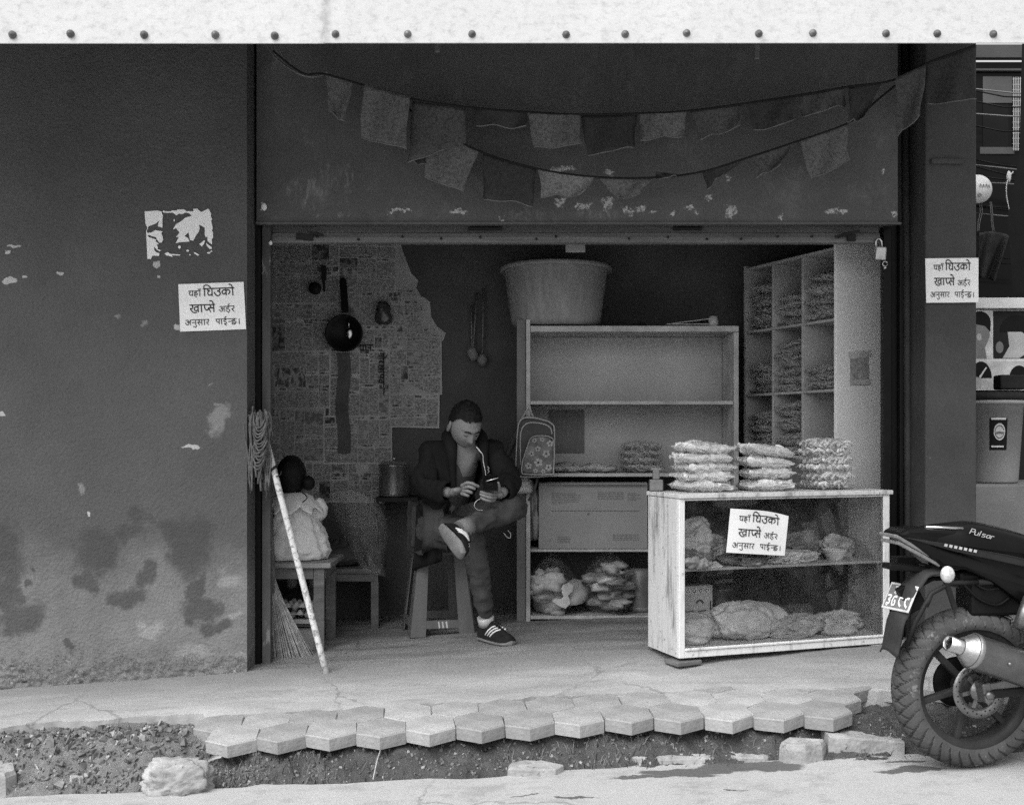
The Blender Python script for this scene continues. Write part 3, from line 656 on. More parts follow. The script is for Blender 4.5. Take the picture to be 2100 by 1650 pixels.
newspaper(822, 600, 90 * k_, 100 * k_, .5, 1, 71, ragged([(0, 0), (48, 10), (60, 20), (62, 50), (74, 70), (92, 84), (86, 100), (0, 98)]))
# dark streak laid on the papers below the pan
b = MB(); b.grid(lambda u, v: P(691 + 26 * u + 3 * math.sin(v * 9), 724 + 205 * v, 6.398), 3, 10); obj('dark_streak', b, mat('dark_streak_tone', .10, .9, (8, .3), .1), backw, w=True)
# two bold headline words still readable on the papers
GP = [[(0, 0), (7.6, 0)], [(.3, 0), (.3, .5), (.1, .6)], [(.7, 0), (.7, 1)], [(1.1, 0), (1.1, 1)], [(1.1, 0), (.9, -.4), (.6, -.5)], [(1.7, 0), (1.85, .3), (1.6, .5), (1.5, .48)], [(1.55, .5), (2, 1)],
      [(2.4, 0), (2.5, .35), (2.2, .5)], [(2.2, .5), (2.5, .9), (2.8, .95)], [(3.1, .35), (2.8, .3), (2.75, .6), (3.1, .65)], [(3.1, 0), (3.1, 1)], [(3.5, 0), (3.5, 1)], [(4.0, 0), (4.05, .5), (4.3, .6), (4.5, .45)], [(4.5, 0), (4.5, 1)],
      [(5.3, .35), (4.95, .4), (4.9, .8), (5.1, 1)], [(5.35, 0), (5.35, 1)], [(5.35, .7), (5.0, .95)]]
b = MB()
for s in GP: ribbon(b, smooth2(s), .2, lambda x, y: P(784 - y * 11 + 3, 722 + x * 11.5, 6.396))
DH = [[(0, 0), (2.9, 0)], [(.1, 0), (.35, .2), (.1, .4), (.2, .75), (.5, .8), (.8, .6)], [(.8, 0), (.8, 1)], [(1.3, 0), (1.3, 1)], [(1.7, .55), (2.3, .5)], [(1.8, .5), (1.75, .62)], [(2.3, 0), (2.3, 1)]]
for s in DH: ribbon(b, smooth2(s), .2, lambda x, y: P(737 + x * 10, 707 + y * 12, 6.396))
obj('headline', b, M['ink'], backw, w=True)
# ------------------------------------------------------------------ materials for the goods
M['wood'] = mat('worn_brown_wood', .14, .7, (5, .4), .12, (30, .4), streak=(1, 1, 5))
M['shelfwood'] = mat('shelf_edge_wood', .42, .7, (8, .3), .1, (40, .3), wear=(.66, .08, 18))
M['board'] = mat('grey_hardboard', .40, .8, (2.5, .15), .14, (50, .2))
M['sideboard'] = mat('dull_side_board', .16, .8, (3, .25), .12)
M['card'] = mat('brown_cardboard', .36, .85, (5, .1), .1, (30, .2))
def film_mat(name, alpha, tint):
    N = NT(name)
    N.b.inputs['Roughness'].default_value = .2; N.b.inputs['Base Color'].default_value = (tint,) * 3 + (1,); N.b.inputs['Specular IOR Level'].default_value = .8
    bmp = N.n('ShaderNodeBump'); bmp.inputs['Strength'].default_value = .8; bmp.inputs['Distance'].default_value = .01
    N.link(N.noise(38, 4, .6), bmp.inputs['Height']); N.link(bmp.outputs[0], N.b.inputs['Normal'])
    tr = N.n('ShaderNodeBsdfTransparent'); mx = N.n('ShaderNodeMixShader'); mx.inputs[0].default_value = alpha
    N.link(tr.outputs[0], mx.inputs[1]); N.link(N.b.outputs[0], mx.inputs[2]); N.link(mx.outputs[0], N.out.inputs[0])
    return N.mat
M['film'] = film_mat('clear_plastic_film', .30, .7)
M['film2'] = film_mat('cloudy_packet_film', .55, .78)
M['bagfilm'] = film_mat('milky_plastic_bag', .75, .5)
M['bigfilm'] = film_mat('clear_sack_film', .13, .3); M['bigfilm'].node_tree.nodes['Principled BSDF'].inputs['Roughness'].default_value = .38
def glass_mat():
    N = NT('dusty_window_glass')
    g = N.n('ShaderNodeBsdfGlossy'); g.inputs['Roughness'].default_value = .03; g.inputs[0].default_value = (.9, .9, .9, 1)
    tr = N.n('ShaderNodeBsdfTransparent'); fr = N.n('ShaderNodeFresnel'); fr.inputs[0].default_value = 1.28
    df = N.n('ShaderNodeBsdfDiffuse'); df.inputs[0].default_value = (.5, .5, .5, 1)
    mx = N.n('ShaderNodeMixShader'); N.link(fr.outputs[0], mx.inputs[0]); N.link(tr.outputs[0], mx.inputs[1]); N.link(g.outputs[0], mx.inputs[2])
    m2 = N.n('ShaderNodeMixShader'); N.link(N.map(N.noise(5, 6, .7), .4, .75, .0, .045), m2.inputs[0]); N.link(mx.outputs[0], m2.inputs[1]); N.link(df.outputs[0], m2.inputs[2])
    N.link(m2.outputs[0], N.out.inputs[0]); return N.mat
M['glass'] = glass_mat()
def snack_mat(name, c):
    N = NT(name); col = N.m('MULTIPLY', c, N.m('ADD', .5, N.noise(40, 4, .6)))
    return N.fin(col, .55, N.noise(120, 3), .3, .003, spec=.5, grain=.1)
M['snack'] = snack_mat('fried_snack_strips', .68); M['snackdark'] = snack_mat('browned_snack_strips', .30)

# ---- packet variants: crumpled clear film pillow with strips of fried snack inside
def packet_meshes(seed, L=.27, Wd=.19, H=.05, ns=34, style=0, mt=None, fm=None):
    r2 = random.Random(seed); film = MB(); cont = MB()
    def hgt(u, v): return max(0.0, (1 - abs(u) ** 2.6)) ** .6 * max(0.0, (1 - abs(v) ** 2.6)) ** .6
    def side(sg):
        def fn(a, c):
            u, v = a * 2 - 1, c * 2 - 1
            h = H / 2 * hgt(u, v) * (1.1 + .25 * nz((u * 2, v * 2, seed), 1)) + .012 * hgt(u, v) ** .3 * nz((u * 3.3, v * 3.3, seed + sg), 1.6)
            ed = .012 * nz((u * 4, v * 4, seed + 3), 1) * (1 - hgt(u, v))
            return Vector((u * L / 2 * (1 + .04 * nz((v * 2, seed, 0))), v * Wd / 2 * (1 + .05 * nz((u * 2, seed, 5))), sg * h + ed + H / 2))
        return fn
    film.grid(side(1), 22, 14); film.grid(side(-1), 22, 14)
    for i in range(ns):
        u, v = r2.uniform(-.8, .8), r2.uniform(-.8, .8); hh = hgt(u, v) * H * .42
        z = H / 2 + r2.uniform(-1, 1) * hh
        if style == 0:                                   # long flat slabs seen end on
            ang = r2.gauss(0, .22); l = r2.uniform(.07, .13); w_, t_ = r2.uniform(.012, .02), r2.uniform(.004, .007)
        else:                                            # twisted ropes
            ang = r2.gauss(.45, .35); l = r2.uniform(.05, .08); w_, t_ = .008, .006
        c = Vector((u * L / 2, v * Wd / 2, z)); dx = Vector((math.cos(ang), math.sin(ang), r2.gauss(0, .12) - (.5 if style else 0))); k = 6
        ph = r2.uniform(0, 6)
        vs = []; 
        for j in range(k):
            t = j / (k - 1) - .5; p = c + dx * l * t + Vector((0, 0, .006 * math.sin(t * 5 + ph)))
            lim = H / 2 * (hgt(max(-1, min(1, p.x / L * 2)), max(-1, min(1, p.y / Wd * 2)))) * .9
            p.z = max(H / 2 - lim, min(H / 2 + lim, p.z)); p.x = max(-L * .46, min(L * .46, p.x)); p.y = max(-Wd * .46, min(Wd * .46, p.y))
            tw = ph + (t * 7 if style else t * 1.5)
            a = Vector((-dx.y, dx.x, 0)) * math.cos(tw) * w_ + Vector((0, 0, 1)) * math.sin(tw) * w_
            n_ = Vector((dx.y, -dx.x, 0)) * math.sin(tw) * t_ + Vector((0, 0, 1)) * math.cos(tw) * t_
            vs += [p + a + n_ * .3, p + n_, p - a + n_ * .3, p - n_]
        fs = [(j * 4 + q, j * 4 + (q + 1) % 4, (j + 1) * 4 + (q + 1) % 4, (j + 1) * 4 + q) for j in range(k - 1) for q in range(4)] + [(3, 2, 1, 0), (k * 4 - 4, k * 4 - 3, k * 4 - 2, k * 4 - 1)]
        cont.add(vs, fs, 0, True)
    return mesh_of('film', film, fm or M['film']), mesh_of('snack_strips', cont, mt or M['snack'])
PKA = [packet_meshes(s, .255, .19, .05, 24, 0, None, M['film2']) for s in (1, 2, 3)]; PKB = [packet_meshes(s, .24, .19, .05, 60, 1) for s in (4, 5, 6)]
PKC = [packet_meshes(s, .21, .24, .05, 46, 1, M['snackdark']) for s in (7, 8, 9, 10)]; PKD = [packet_meshes(s, .20, .16, .045, 30, 0, M['snackdark']) for s in (11, 12)]
def packet(var, loc, rz, label, group, rx=0, ry=0, sc=(1, 1, 1)):
    o = thing('snack_packet', label, 'snack packet', loc, 0, group); o.rotation_euler = (rx, ry, rz); o.scale = sc
    for nm, me in zip(('film', 'snack_strips'), var):
        c = bpy.data.objects.new(nm, me); COL.objects.link(c); c.parent = o
    return o
ORD = ['topmost', 'second from the top', 'third from the top', 'fourth from the top', 'fifth from the top', 'sixth from the top', 'seventh from the top']

# ------------------------------------------------------------------ glazed display case at the front
CA = R(19.3); CW, CH, CDp = 1.091, .708, .30; C0 = Vector((.7195, 4.72, .325))
dc = thing('display_case', 'low glazed display case of worn white wood standing at the shop front', 'display case', C0, CA)
def white_wood(name, c, dirty):
    N = NT(name); co = N.scale(2.2, 2.2, .35)
    col = N.m('MULTIPLY', c, N.m('ADD', .92, N.m('MULTIPLY', N.noise(12, 6, .65, co), .16)))
    k = N.m('MULTIPLY', N.map(N.noise(7, 9, .76, co), .49, .68), dirty); col = N.mix(N.m('MULTIPLY', k, .85), col, .15)
    k = N.m('MULTIPLY', N.map(N.noise(24, 7, .78), .58, .66), dirty); col = N.mix(N.m('MULTIPLY', k, .8), col, .07)
    return N.fin(col, .65, N.noise(28, 5, .6, co), .35, .006, grain=.1)
M['cw'] = white_wood('chipped_white_wood', .60, 1.0); M['cw2'] = white_wood('white_frame_wood', .74, .7)
b = MB(); b.bx(0, .018, .022, CDp, .0, CH - .022); obj('side_panel', b, M['cw'], dc, bevel=.002)
b = MB(); b.bx(CW - .018, CW, .022, CDp, .0, CH - .022); obj('side_panel', b, white_wood('inner_grey_board', .5, .5), dc, bevel=.002)
b = MB(); b.bx(-.004, CW + .012, -.012, CDp + .01, CH - .02, CH); obj('top_board', b, M['cw'], dc, bevel=.004)
b = MB(); b.bx(.018, CW - .018, .02, CDp - .012, .025, .04); obj('bottom_board', b, M['cw2'], dc)
b = MB(); b.bx(.018, CW - .018, CDp - .012, CDp, .04, CH - .022); obj('back_panel', b, mat('dark_back_board', .07, .6, (3, .3), .12), dc)
for xa, xb in ((0, .028), (CW - .034, CW)):
    b = MB(); b.bx(xa, xb, 0, .021, 0, CH - .021); obj('corner_post', b, M['cw2'], dc, bevel=.003)
for q_ in ((.0285, CW - .0345, 0, .02, 0, .03), (.0285, CW - .0345, -.006, .014, .031, .042), (.0285, CW - .0345, .003, .021, CH - .03, CH - .0215)):
    b = MB(); b.bx(*q_); obj('frame_rail', b, M['cw2'], dc, bevel=.003)
b = MB(); b.bx(.018, CW - .018, .022, CDp - .012, .37, .382); obj('shelf', b, M['shelfwood'], dc, bevel=.002)
b = MB(); b.bx(.029, CW - .035, .006, .010, .042, CH - .03); obj('glass_pane', b, M['glass'], dc)
b = MB(); b.box((.04, .04, -.022), (.13, .10, .02), Matrix.Rotation(R(8), 3, 'Z')); obj('prop_block', b, M['wood'], dc, bevel=.004)
b = MB(); b.box((CW - .05, .05, -.028), (.10, .10, .054)); obj('prop_block', b, M['stone'], dc, bevel=.012)
b = MB(); b.bx(.06, .12, .20, .26, -.04, 0); b.bx(CW - .10, CW - .05, .22, .28, -.03, 0); obj('rear_foot', b, M['wood'], dc)
CM = Matrix.Translation(C0) @ Matrix.Rotation(CA, 4, 'Z')
def cp(x, y, z): return CM @ Vector((x, y, z))

# notice taped inside the glass of the case
def casepx(px, py, off):                                # photo pixel onto the glass plane of the case
    o_ = Vector((0, 0, CZ)); d_ = P(px, py, 1) - o_; n_ = Vector((math.sin(CA), -math.cos(CA), 0)); q = cp(0, off, 0)
    return o_ + d_ * ((q - o_).dot(n_) / d_.dot(n_))
cs = [(1497, 1042), (1616, 1050), (1610, 1139), (1488, 1132)]
notice('white paper notice with Devanagari lettering curling on the glass of the display case', cs, [casepx(x, y, -.012).y for x, y in cs], curl=.022)

# crumpled bags in the case
def crumple(c, r, seed, amp=.35, rot=0, nu=36, nv=24, flat=0.0):
    b = MB()
    def fn(p, d):
        e = Vector((d.x * math.cos(seed) - d.z * math.sin(seed), d.y, d.x * math.sin(seed) + d.z * math.cos(seed))); e2 = Vector((e.x * .55, e.y * 2.2, e.z * 2.2)) + Vector((nz(d * 1.5, 1, seed), nz(d * 1.5, 1, seed + 5), 0)) * .5
        k = 1 + amp * 1.1 * nz(d * 1.2, 1, seed) + amp * .75 * (.35 - abs(nz(e2 * 1.3, 1, seed + 4)) * 1.6) + amp * .42 * (.3 - abs(nz(e2 * 2.9, 1, seed + 9)) * 1.5)
        q = p * k
        if q.z < -r[2] * .8: q.z = -r[2] * .8 + .1 * (q.z + r[2] * .8)
        return q
    return b.ball(c, r, Matrix.Rotation(rot, 3, 'Z'), nu, nv, 0, fn)
M['bag1'] = mat('crumpled_grey_bag', .42, .45, (8, .35), .12, (26, .3), spec=.7)
M['bag2'] = mat('crumpled_pale_bag', .58, .4, (10, .35), .12, (30, .3), spec=.7)
M['bag3'] = mat('crumpled_dark_bag', .16, .4, (8, .4), .12, (50, .4), spec=.6)
def casebag(label, x, z, r, m_, seed, y=.13, amp=.4, cat='bag'):
    b = crumple(cp(x, y, z + r[2] * .8), r, seed, amp, CA, 72, 44)
    o = solo('plastic_bag', b, M[m_], label, cat, group='crumpled bags in the display case'); return o
casebag('swollen grey bag at the left end of the upper case shelf', .135, .382, (.10, .08, .11), 'bag1', 3)
casebag('small flattened bag at the lower left of the upper case shelf', .10, .382, (.085, .07, .045), 'bag3', 8, .07)
casebag('tall folded bag behind the notice on the upper case shelf', .27, .382, (.10, .07, .07), 'bag1', 12, .17)
casebag('limp dark bag lying under the notice on the upper case shelf', .36, .382, (.11, .06, .035), 'bag3', 15, .07)
casebag('flat pale bag lying right of the notice on the upper case shelf', .60, .382, (.15, .07, .032), 'bag2', 21, .09)
casebag('dark pointed bag standing behind the bowl on the upper case shelf', .74, .382, (.10, .05, .075), 'bag3', 25, .2)
casebag('pale folded bag behind the white bowl', .945, .382, (.085, .05, .058), 'bag1', 31, .2)
casebag('smooth pale sack at the left of the case bottom', .12, .042, (.11, .09, .07), 'bag2', 41, .12, .2)
casebag('big bulging sack in the middle of the case bottom', .40, .042, (.20, .10, .085), 'bag2', 45, .15, .35)
casebag('limp spread bag right of the big sack on the case bottom', .66, .042, (.17, .09, .05), 'bag1', 52, .13)
casebag('crinkled clear bag at the right end of the case bottom', .90, .042, (.13, .09, .055), 'bag2', 57, .14, .5)
b = MB(); b.lathe([(.0, 0), (.03, 0), (.034, .006), (.056, .045), (.058, .05), (.054, .05), (.030, .010), (0, .008)], 24, cp(.86, .10, .382)); solo('bowl', b, M['white'], 'small white bowl on the upper shelf of the display case', 'bowl')
b = MB(); b.box(cp(.19, .05, .39), (.075, .05, .012), Matrix.Rotation(R(25), 3, 'Z') @ Matrix.Rotation(R(20), 3, 'X')); solo('paper_slip', b, M['paper'], 'small white folded paper at the shelf edge in the display case', 'paper', bevel=.001)
# carton with printed marks standing in the case
cx_ = thing('printed_carton', 'brown carton with printed handling symbols inside the display case', 'carton', cp(.06, .17, .085), CA)
b = MB(); b.bx(0, .20, 0, .08, .0, .20); obj('carton_body', b, M['card'], cx_, bevel=.003)
b = MB()
def pr(x0, x1, z0, z1, m=0): b.add([(x0, -.002, z0), (x1, -.002, z0), (x1, -.002, z1), (x0, -.002, z1)], [(0, 1, 2, 3)], m)
for k in range(4): pr(.06 + .032 * k, .086 + .032 * k, .165, .188, 0)
for k in range(4):
    ribbon(b, smooth2([(.073 + .032 * k + .007 * math.cos(t), .177 + .007 * math.sin(t)) for t in [i * .7 for i in range(10)]]), .003, lambda x, z: Vector((x, -.003, z)), 1)
for x in (.045, .185): pr(x, x + .006, .04, .13, 1)
for k in range(2): ribbon(b, smooth2([(.10 + .05 * k + .009 * math.cos(t), .05 + .009 * math.sin(t)) for t in [i * .7 for i in range(10)]]), .004, lambda x, z: Vector((x, -.003, z)), 1)
ribbon(b, [(.06, .085), (.10, .088), (.10, .078)], .004, lambda x, z: Vector((x, -.003, z)), 1); ribbon(b, [(.125, .085), (.165, .088)], .004, lambda x, z: Vector((x, -.003, z)), 1)
ribbon(b, smooth2([(.115, .12), (.125, .132), (.14, .132), (.15, .12)]), .008, lambda x, z: Vector((x, -.003, z)), 1)
obj('printing', b, [M['bag2'], M['ink']], cx_)

# ---- three stacks of snack packets on the case
ztop = C0.z + CH + .002
def stack(xc, yc, n, var, h, nm, tilt0, sc=1.0):
    for i in range(n):
        j = n - 1 - i                                    # j = 0 is the top one
        c = cp(xc + rnd.uniform(-.012, .012), yc + rnd.uniform(-.01, .01), CH + .002 + i * h)
        q = packet(var[i % len(var)], c, CA + R(rnd.uniform(-7, 7) + (180 if i % 2 else 0)), '%s snack packet of the %s stack on the display case' % (ORD[j], nm), 'snack packets stacked on the display case', R(rnd.uniform(-2, 2)), R(tilt0 * (i / n) + rnd.uniform(-2, 2)) * (-1 if i % 2 else 1), (sc, sc, 1))
stack(.195, .15, 5, PKA, .042, 'left', 0, .97)
stack(.515, .15, 4, PKA, .052, 'middle', 9, .92)
stack(.850, .15, 6, PKB, .037, 'right ropy', 0, .94)
b = MB(); b.tube([cp(.03, .26, CH), cp(.03, .26, CH + .02)], .03, 12); b.bx(0, 0, 0, 0, 0, 0)
b = MB(); b.box(cp(.02, .26, CH + .028), (.06, .05, .05)); b.box(cp(.02, .26, CH + .075), (.03, .03, .045)); b.box(cp(.02, .26, CH + .10), (.05, .03, .012)); solo('bottle_pump', b, M['bag3'], 'small dark pump bottle behind the left packet stack', 'bottle', bevel=.005)
b = MB(); b.box(cp(.69, .27, CH + .055), (.075, .006, .11), Matrix.Rotation(CA, 3, 'Z') @ Matrix.Rotation(R(8), 3, 'Y')); solo('card_piece', b, M['bag3'], 'dark card leaning between the middle and right packet stacks', 'card')

# ------------------------------------------------------------------ open shelf unit against the back wall
SD = 5.92; sx = lambda px: wx(px, SD); sz = lambda py: wz(py, SD)
su = thing('shelf_unit', 'tall open wooden shelf unit with grey hardboard back', 'shelf', (sx(1300), SD, zg(.6)))
b = MB(); b.bx(sx(1088), sx(1515), SD, SD + .34, sz(680), sz(668)); obj('top_board', b, M['shelfwood'], su, w=True, bevel=.002)
b = MB(); b.bx(sx(1079), sx(1087.5), SD, SD + .34, zg(.1), sz(655)); obj('side_post', b, M['shelfwood'], su, w=True, bevel=.002)
b = MB(); b.bx(sx(1505), sx(1515), SD, SD + .34, zg(.8), sz(681)); obj('side_post', b, M['shelfwood'], su, w=True, bevel=.002)
b = MB(); b.bx(sx(1060), sx(1078), SD + .02, SD + .36, zg(.1), sz(655)); obj('end_panel', b, M['sideboard'], su, w=True)
b = MB(); b.bx(sx(1088), sx(1504), SD + .325, SD + .34, sz(970), sz(681)); obj('back_board', b, M['board'], su, w=True)
b = MB(); b.bx(sx(1088), sx(1504), SD + .325, SD + .34, zg(.5), sz(982)); obj('lower_back_board', b, M['inner'], su, w=True)
b = MB(); b.bx(sx(1130), sx(1206), SD + .315, SD + .322, sz(930), sz(838)); obj('board_patch', b, M['sideboard'], su, w=True)
for y0, y1, x1 in ((822, 829, 1504.5), (970, 977, 1504.5), (1126, 1131, 1504.5), (1262, 1269, 1504.5)):
    b = MB(); b.bx(sx(1088), sx(x1), SD, SD + .322, sz(y1), sz(y0)); obj('shelf_board', b, M['shelfwood'], su, w=True, bevel=.002)
# things lying on the unit
tub = thing('tub', 'large dull round tub standing on top of the shelf unit', 'tub', (sx(1143), SD + .2, sz(664) + .002))
H_ = (655 - 535) / 372
N = NT('dull_tub_plastic'); col = N.m('MULTIPLY', .25, N.m('ADD', .45, N.m('MULTIPLY', N.noise(6, 8, .72, N.scale(5, 5, .35)), 1.1))); M['tub'] = N.fin(col, .5, N.noise(30, 4), .15, .004, grain=.14)
b = MB(); b.lathe([(0, 0), (.225, 0), (.246, .02), (.25, .035), (.287, H_ - .02), (.287, H_), (.278, H_), (.24, .04), (0, .02)], 40, (0, 0, 0)); obj('tub_body', b, M['tub'], tub)
b = MB(); b.lathe([(.286, H_ - .012), (.31, H_ - .016), (.312, H_ + .008), (.286, H_ + .01)], 40, closed=True); obj('rim', b, M['tub'], tub)
pp = thing('paper_pile', 'pale papers lying on the right of the shelf unit top', 'papers', (sx(1420), SD + .1, sz(666)))
b = MB(); b.box((sx(1420), SD + .15, sz(664) + .004), (.26, .2, .006)); b.box((sx(1425), SD + .15, sz(664) + .022), (.24, .2, .004), Matrix.Rotation(R(-7), 3, 'Y')); obj('paper_sheet', b, M['board'], pp, w=True)
b = MB(); b.lathe([(0, 0), (.026, 0), (.027, .035), (.022, .04), (.023, .055), (0, .055)], 16, (sx(1467), SD + .06, sz(668) + .002)); solo('jar', b, M['bag1'], 'small lidded jar at the right end of the shelf unit top', 'jar')
b = MB(); b.tube([(sx(1240), SD + .1, sz(663)), (sx(1330), SD + .1, sz(663))], .012, 8); b.lathe([(0, 0), (.05, 0), (.055, .014), (0, .016)], 18, (sx(1275), SD + .15, sz(667))); solo('ladle', b, M['dark'], 'dark ladle lying on the shelf unit top beside the tub', 'ladle')
bracket = MB(); bracket.box(P(1180, 500, 5.45), (.098, .012, .085)); bracket.box(P(1180, 470, 5.46), (.03, .012, .12)); solo('tin_plate', bracket, mat('pale_tin', .30, .5, (9, .3), .1), 'pale tin plate hanging below the shutter bar in front of the tub', 'plate', bevel=.003)
# packets on the middle shelf
for i, (px, dx) in enumerate(((1165, 0), (1232, 0))):
    packet(PKD[i], (sx(px), SD + .10, sz(970) + .003), R(8 - 16 * i), 'dark snack packet lying on the shelf, %s' % ('nearest the school bag' if i == 0 else 'between the school bag packet and the packet pile'), 'packets on the middle shelf')
for i in range(4):
    packet(PKC[i % 4], (sx(1318) + rnd.uniform(-.01, .01), SD + .13, sz(970) + .003 + .038 * i), R(rnd.uniform(-9, 9)), '%s dark snack packet of the pile on the middle shelf' % ORD[3 - i], 'packets on the middle shelf')
# cardboard box with faint print
bx_ = thing('cardboard_box', 'large brown cardboard box with faint print on the shelf', 'box', (sx(1105), SD + .02, sz(1126) + .001))
M['boxcard'] = mat('box_cardboard', .28, .85, (5, .12), .1, (30, .2))
bw, bh = sx(1330) - sx(1106), sz(990) - sz(1126)
b = MB(); b.bx(0, bw, 0, .26, .0, bh); obj('box_body', b, M['boxcard'], bx_, bevel=.003)
b = MB(); b.box((bw / 2, -.012, bh - .004), (bw - .01, .03, .004), Matrix.Rotation(R(16), 3, 'X')); obj('flap', b, M['boxcard'], bx_)
b = MB(); r3 = random.Random(5)
def line(x0, x1, z, t=.0035):
    x = x0
    while x < x1:
        w_ = r3.uniform(.006, .02); e = min(x + w_, x1); b.add([(x, -.0015, z), (e, -.0015, z), (e, -.0015, z + t), (x, -.0015, z + t)], [(0, 1, 2, 3)]); x = e + .004
for k in range(7): line(.07, .07 + r3.uniform(.08, .16), bh - .06 - k * .009)
for k in range(5): line(.32, .46, bh - .055 - k * .009); line(.48, .55 if k % 2 else .53, bh - .06 - k * .009)
line(.07, .54, bh - .155, .005)
for k in range(4): line(.10, .17, .06 - k * .009); line(.40, .54, .075 - k * .009)
b.lathe([(0, 0), (.008, 0)], 8, (.27, -.002, bh - .17), Matrix.Rotation(R(90), 3, 'X'))
obj('printing', b, M['inkgrey'], bx_)
# sacks in the bottom compartment
def sack(name, label, px0, px1, py0, seed, contents_dark):
    r_ = ((sx(px1) - sx(px0)) / 2, .13, (sz(py0) - sz(1268)) / 2); c = Vector(((sx(px0) + sx(px1)) / 2, SD + .10, sz(1268) + r_[2] * .95))
    o = thing(name, label, 'sack', (c.x, c.y, sz(1268)))
    def prf(p, d):
        t = (d.z + 1) / 2; k = (1.08 if t < .55 else 1.08 - .55 * ((t - .55) / .45) ** 1.2)
        k *= 1 + .13 * nz(d * 2.2, 1, seed) + .10 * (.4 - abs(nz(d * 5, 1, seed + 2)))
        q = Vector((p.x * k, p.y * k, p.z * (1 + .08 * nz(d * 3, 1, seed)))); q.z = max(q.z, -r_[2] * .93); return q
    b = MB(); b.ball(c, r_, None, 40, 30, 0, prf); obj('film', b, M['bigfilm'], o, w=True)
    r4 = random.Random(seed); k = 0
    for i in range(26 if contents_dark else 13):
        a = r4.uniform(0, 6.28); t = r4.uniform(-.75, .62); rr = math.sqrt(max(0, 1 - t * t)) * r4.uniform(.2, .68)
        p = c + Vector((math.cos(a) * r_[0] * rr, math.sin(a) * r_[1] * rr - .02, t * r_[2] * .95))
        s_ = r4.uniform(.04, .062) if contents_dark else r4.uniform(.05, .085)
        bb = crumple(p, (s_ * 1.3, s_, s_ * (.5 if contents_dark else .8)), seed + i, .5, a, 14, 10)
        obj('packet', bb, [M['bag3'], M['bag1'], M['snackdark']][r4.randrange(3) if contents_dark else r4.randrange(2)], o, w=True)
    return o, c, r_
sa_, sc_, sr_ = sack('plastic_sack', 'clear sack of dark things with a pale torn patch on the bottom shelf', 1082, 1186, 1136, 61, False)
b = MB(); q = [(1150, 1210), (1154, 1198), (1166, 1194), (1176, 1200), (1174, 1212), (1165, 1220), (1170, 1236), (1160, 1247), (1148, 1243), (1132, 1232), (1140, 1226), (1150, 1228), (1156, 1222)]
b.prism([(x, -y) for x, y in q], lambda u, v, t: P(u, -v, SD - .06 + t + .04 * ((u - 1134) / 52) ** 2), 0, -.006); obj('pale_patch', b, M['bag2'], sa_, w=True)
sack('plastic_sack', 'clear sack stuffed with shiny snack packets, beside the torn-patch sack', 1196, 1308, 1128, 67, True)
b = MB(); b.lathe([(0, 0), (.06, 0), (.07, .03), (0, .03)], 20, (sx(1318), SD + .15, sz(1262))); b.lathe([(.055, .03), (.065, .22), (.05, .24), (0, .24)], 20, (sx(1318), SD + .15, sz(1262))); solo('plastic_jar', b, M['bag3'], 'tall dark plastic jar at the right of the bottom shelf', 'jar')
# dark bags squeezed beside the box
b = crumple((sx(1096), SD + .1, sz(1060)), (.04, .08, .16), 77, .5, 0, 26, 20); solo('dark_bag', b, M['bag3'], 'dark bag squeezed between the shelf post and the cardboard box', 'bag')

# ------------------------------------------------------------------ pigeonhole cabinet at the right wall
A0 = Vector((1.618, 5.5, 0)); ph = R(23); ex = Vector((-math.sin(ph), math.cos(ph), 0)); ed = Vector((math.cos(ph), math.sin(ph), 0))   # along the front (going back), into the cabinet
pg = thing('pigeonhole_cabinet', 'pale pigeonhole cabinet filled with snack packets beside the right jamb', 'cabinet', (A0.x, A0.y, zg(1.7)))
PL, PD = .763, .31; zz = [1.18, wz(797, 5.5), wz(652, 5.5), wz(506, 5.5)]
pgm = mat('whitewashed_board', .42, .75, (4, .25), .12, (40, .3), wear=(.68, .12, 15))
def pbox(mb, s0, s1, t0, t1, z0, z1):
    vs = [A0 + ex * s + ed * t + Vector((0, 0, z)) for z in (z0, z1) for t in (t0, t1) for s in (s0, s1)]
    mb.add(vs, [(0, 2, 3, 1), (4, 5, 7, 6), (0, 1, 5, 4), (2, 6, 7, 3), (0, 4, 6, 2), (1, 3, 7, 5)])
def pale_panel():
    N = NT('pale_scuffed_panel'); col = N.m('MULTIPLY', .84, N.m('ADD', .86, N.m('MULTIPLY', N.noise(4, 5), .3)))
    k = N.map(N.noise(26, 6, .72), .64, .69); col = N.mix(N.m('MULTIPLY', k, .6), col, .08)
    return N.fin(col, .7, N.noise(40, 4), .2, .005, grain=.12)
b = MB(); pbox(b, -.018, 0, -.006, PD + .35, zg(1.7), zz[3] + .05); obj('side_panel', b, pale_panel(), pg, w=True, bevel=.002)
b = MB(); pbox(b, PL, PL + .016, 0, PD, zg(1.5), zz[3] + .012); obj('side_panel', b, pgm, pg, w=True)
b = MB(); pbox(b, 0.001, PL - .001, PD - .012, PD, zg(1.6), zz[3] + .012); obj('back_board', b, pgm, pg, w=True)
for z in zz:
    b = MB(); pbox(b, .001, PL - .001, 0.002, PD - .013, z - .014, z); obj('shelf_board', b, pgm, pg, w=True, bevel=.002)
b = MB(); pbox(b, .001, PL - .001, .01, .022, zg(1.6), zz[0] - .016); obj('base_panel', b, M['sideboard'], pg, w=True)
cols = [0, PL / 3, 2 * PL / 3, PL]
for s in cols[1:3]:
    for r_ in range(3):
        b = MB(); pbox(b, s - .008, s + .008, -.002, PD - .013, zz[r_] + .0005, zz[r_ + 1] - .0145); obj('divider', b, pgm, pg, w=True, bevel=.002)
fill = {(0, 2): 6, (1, 2): 4, (2, 2): 6, (0, 1): 3, (1, 1): 7, (2, 1): 4, (1, 0): 7, (2, 0): 6}
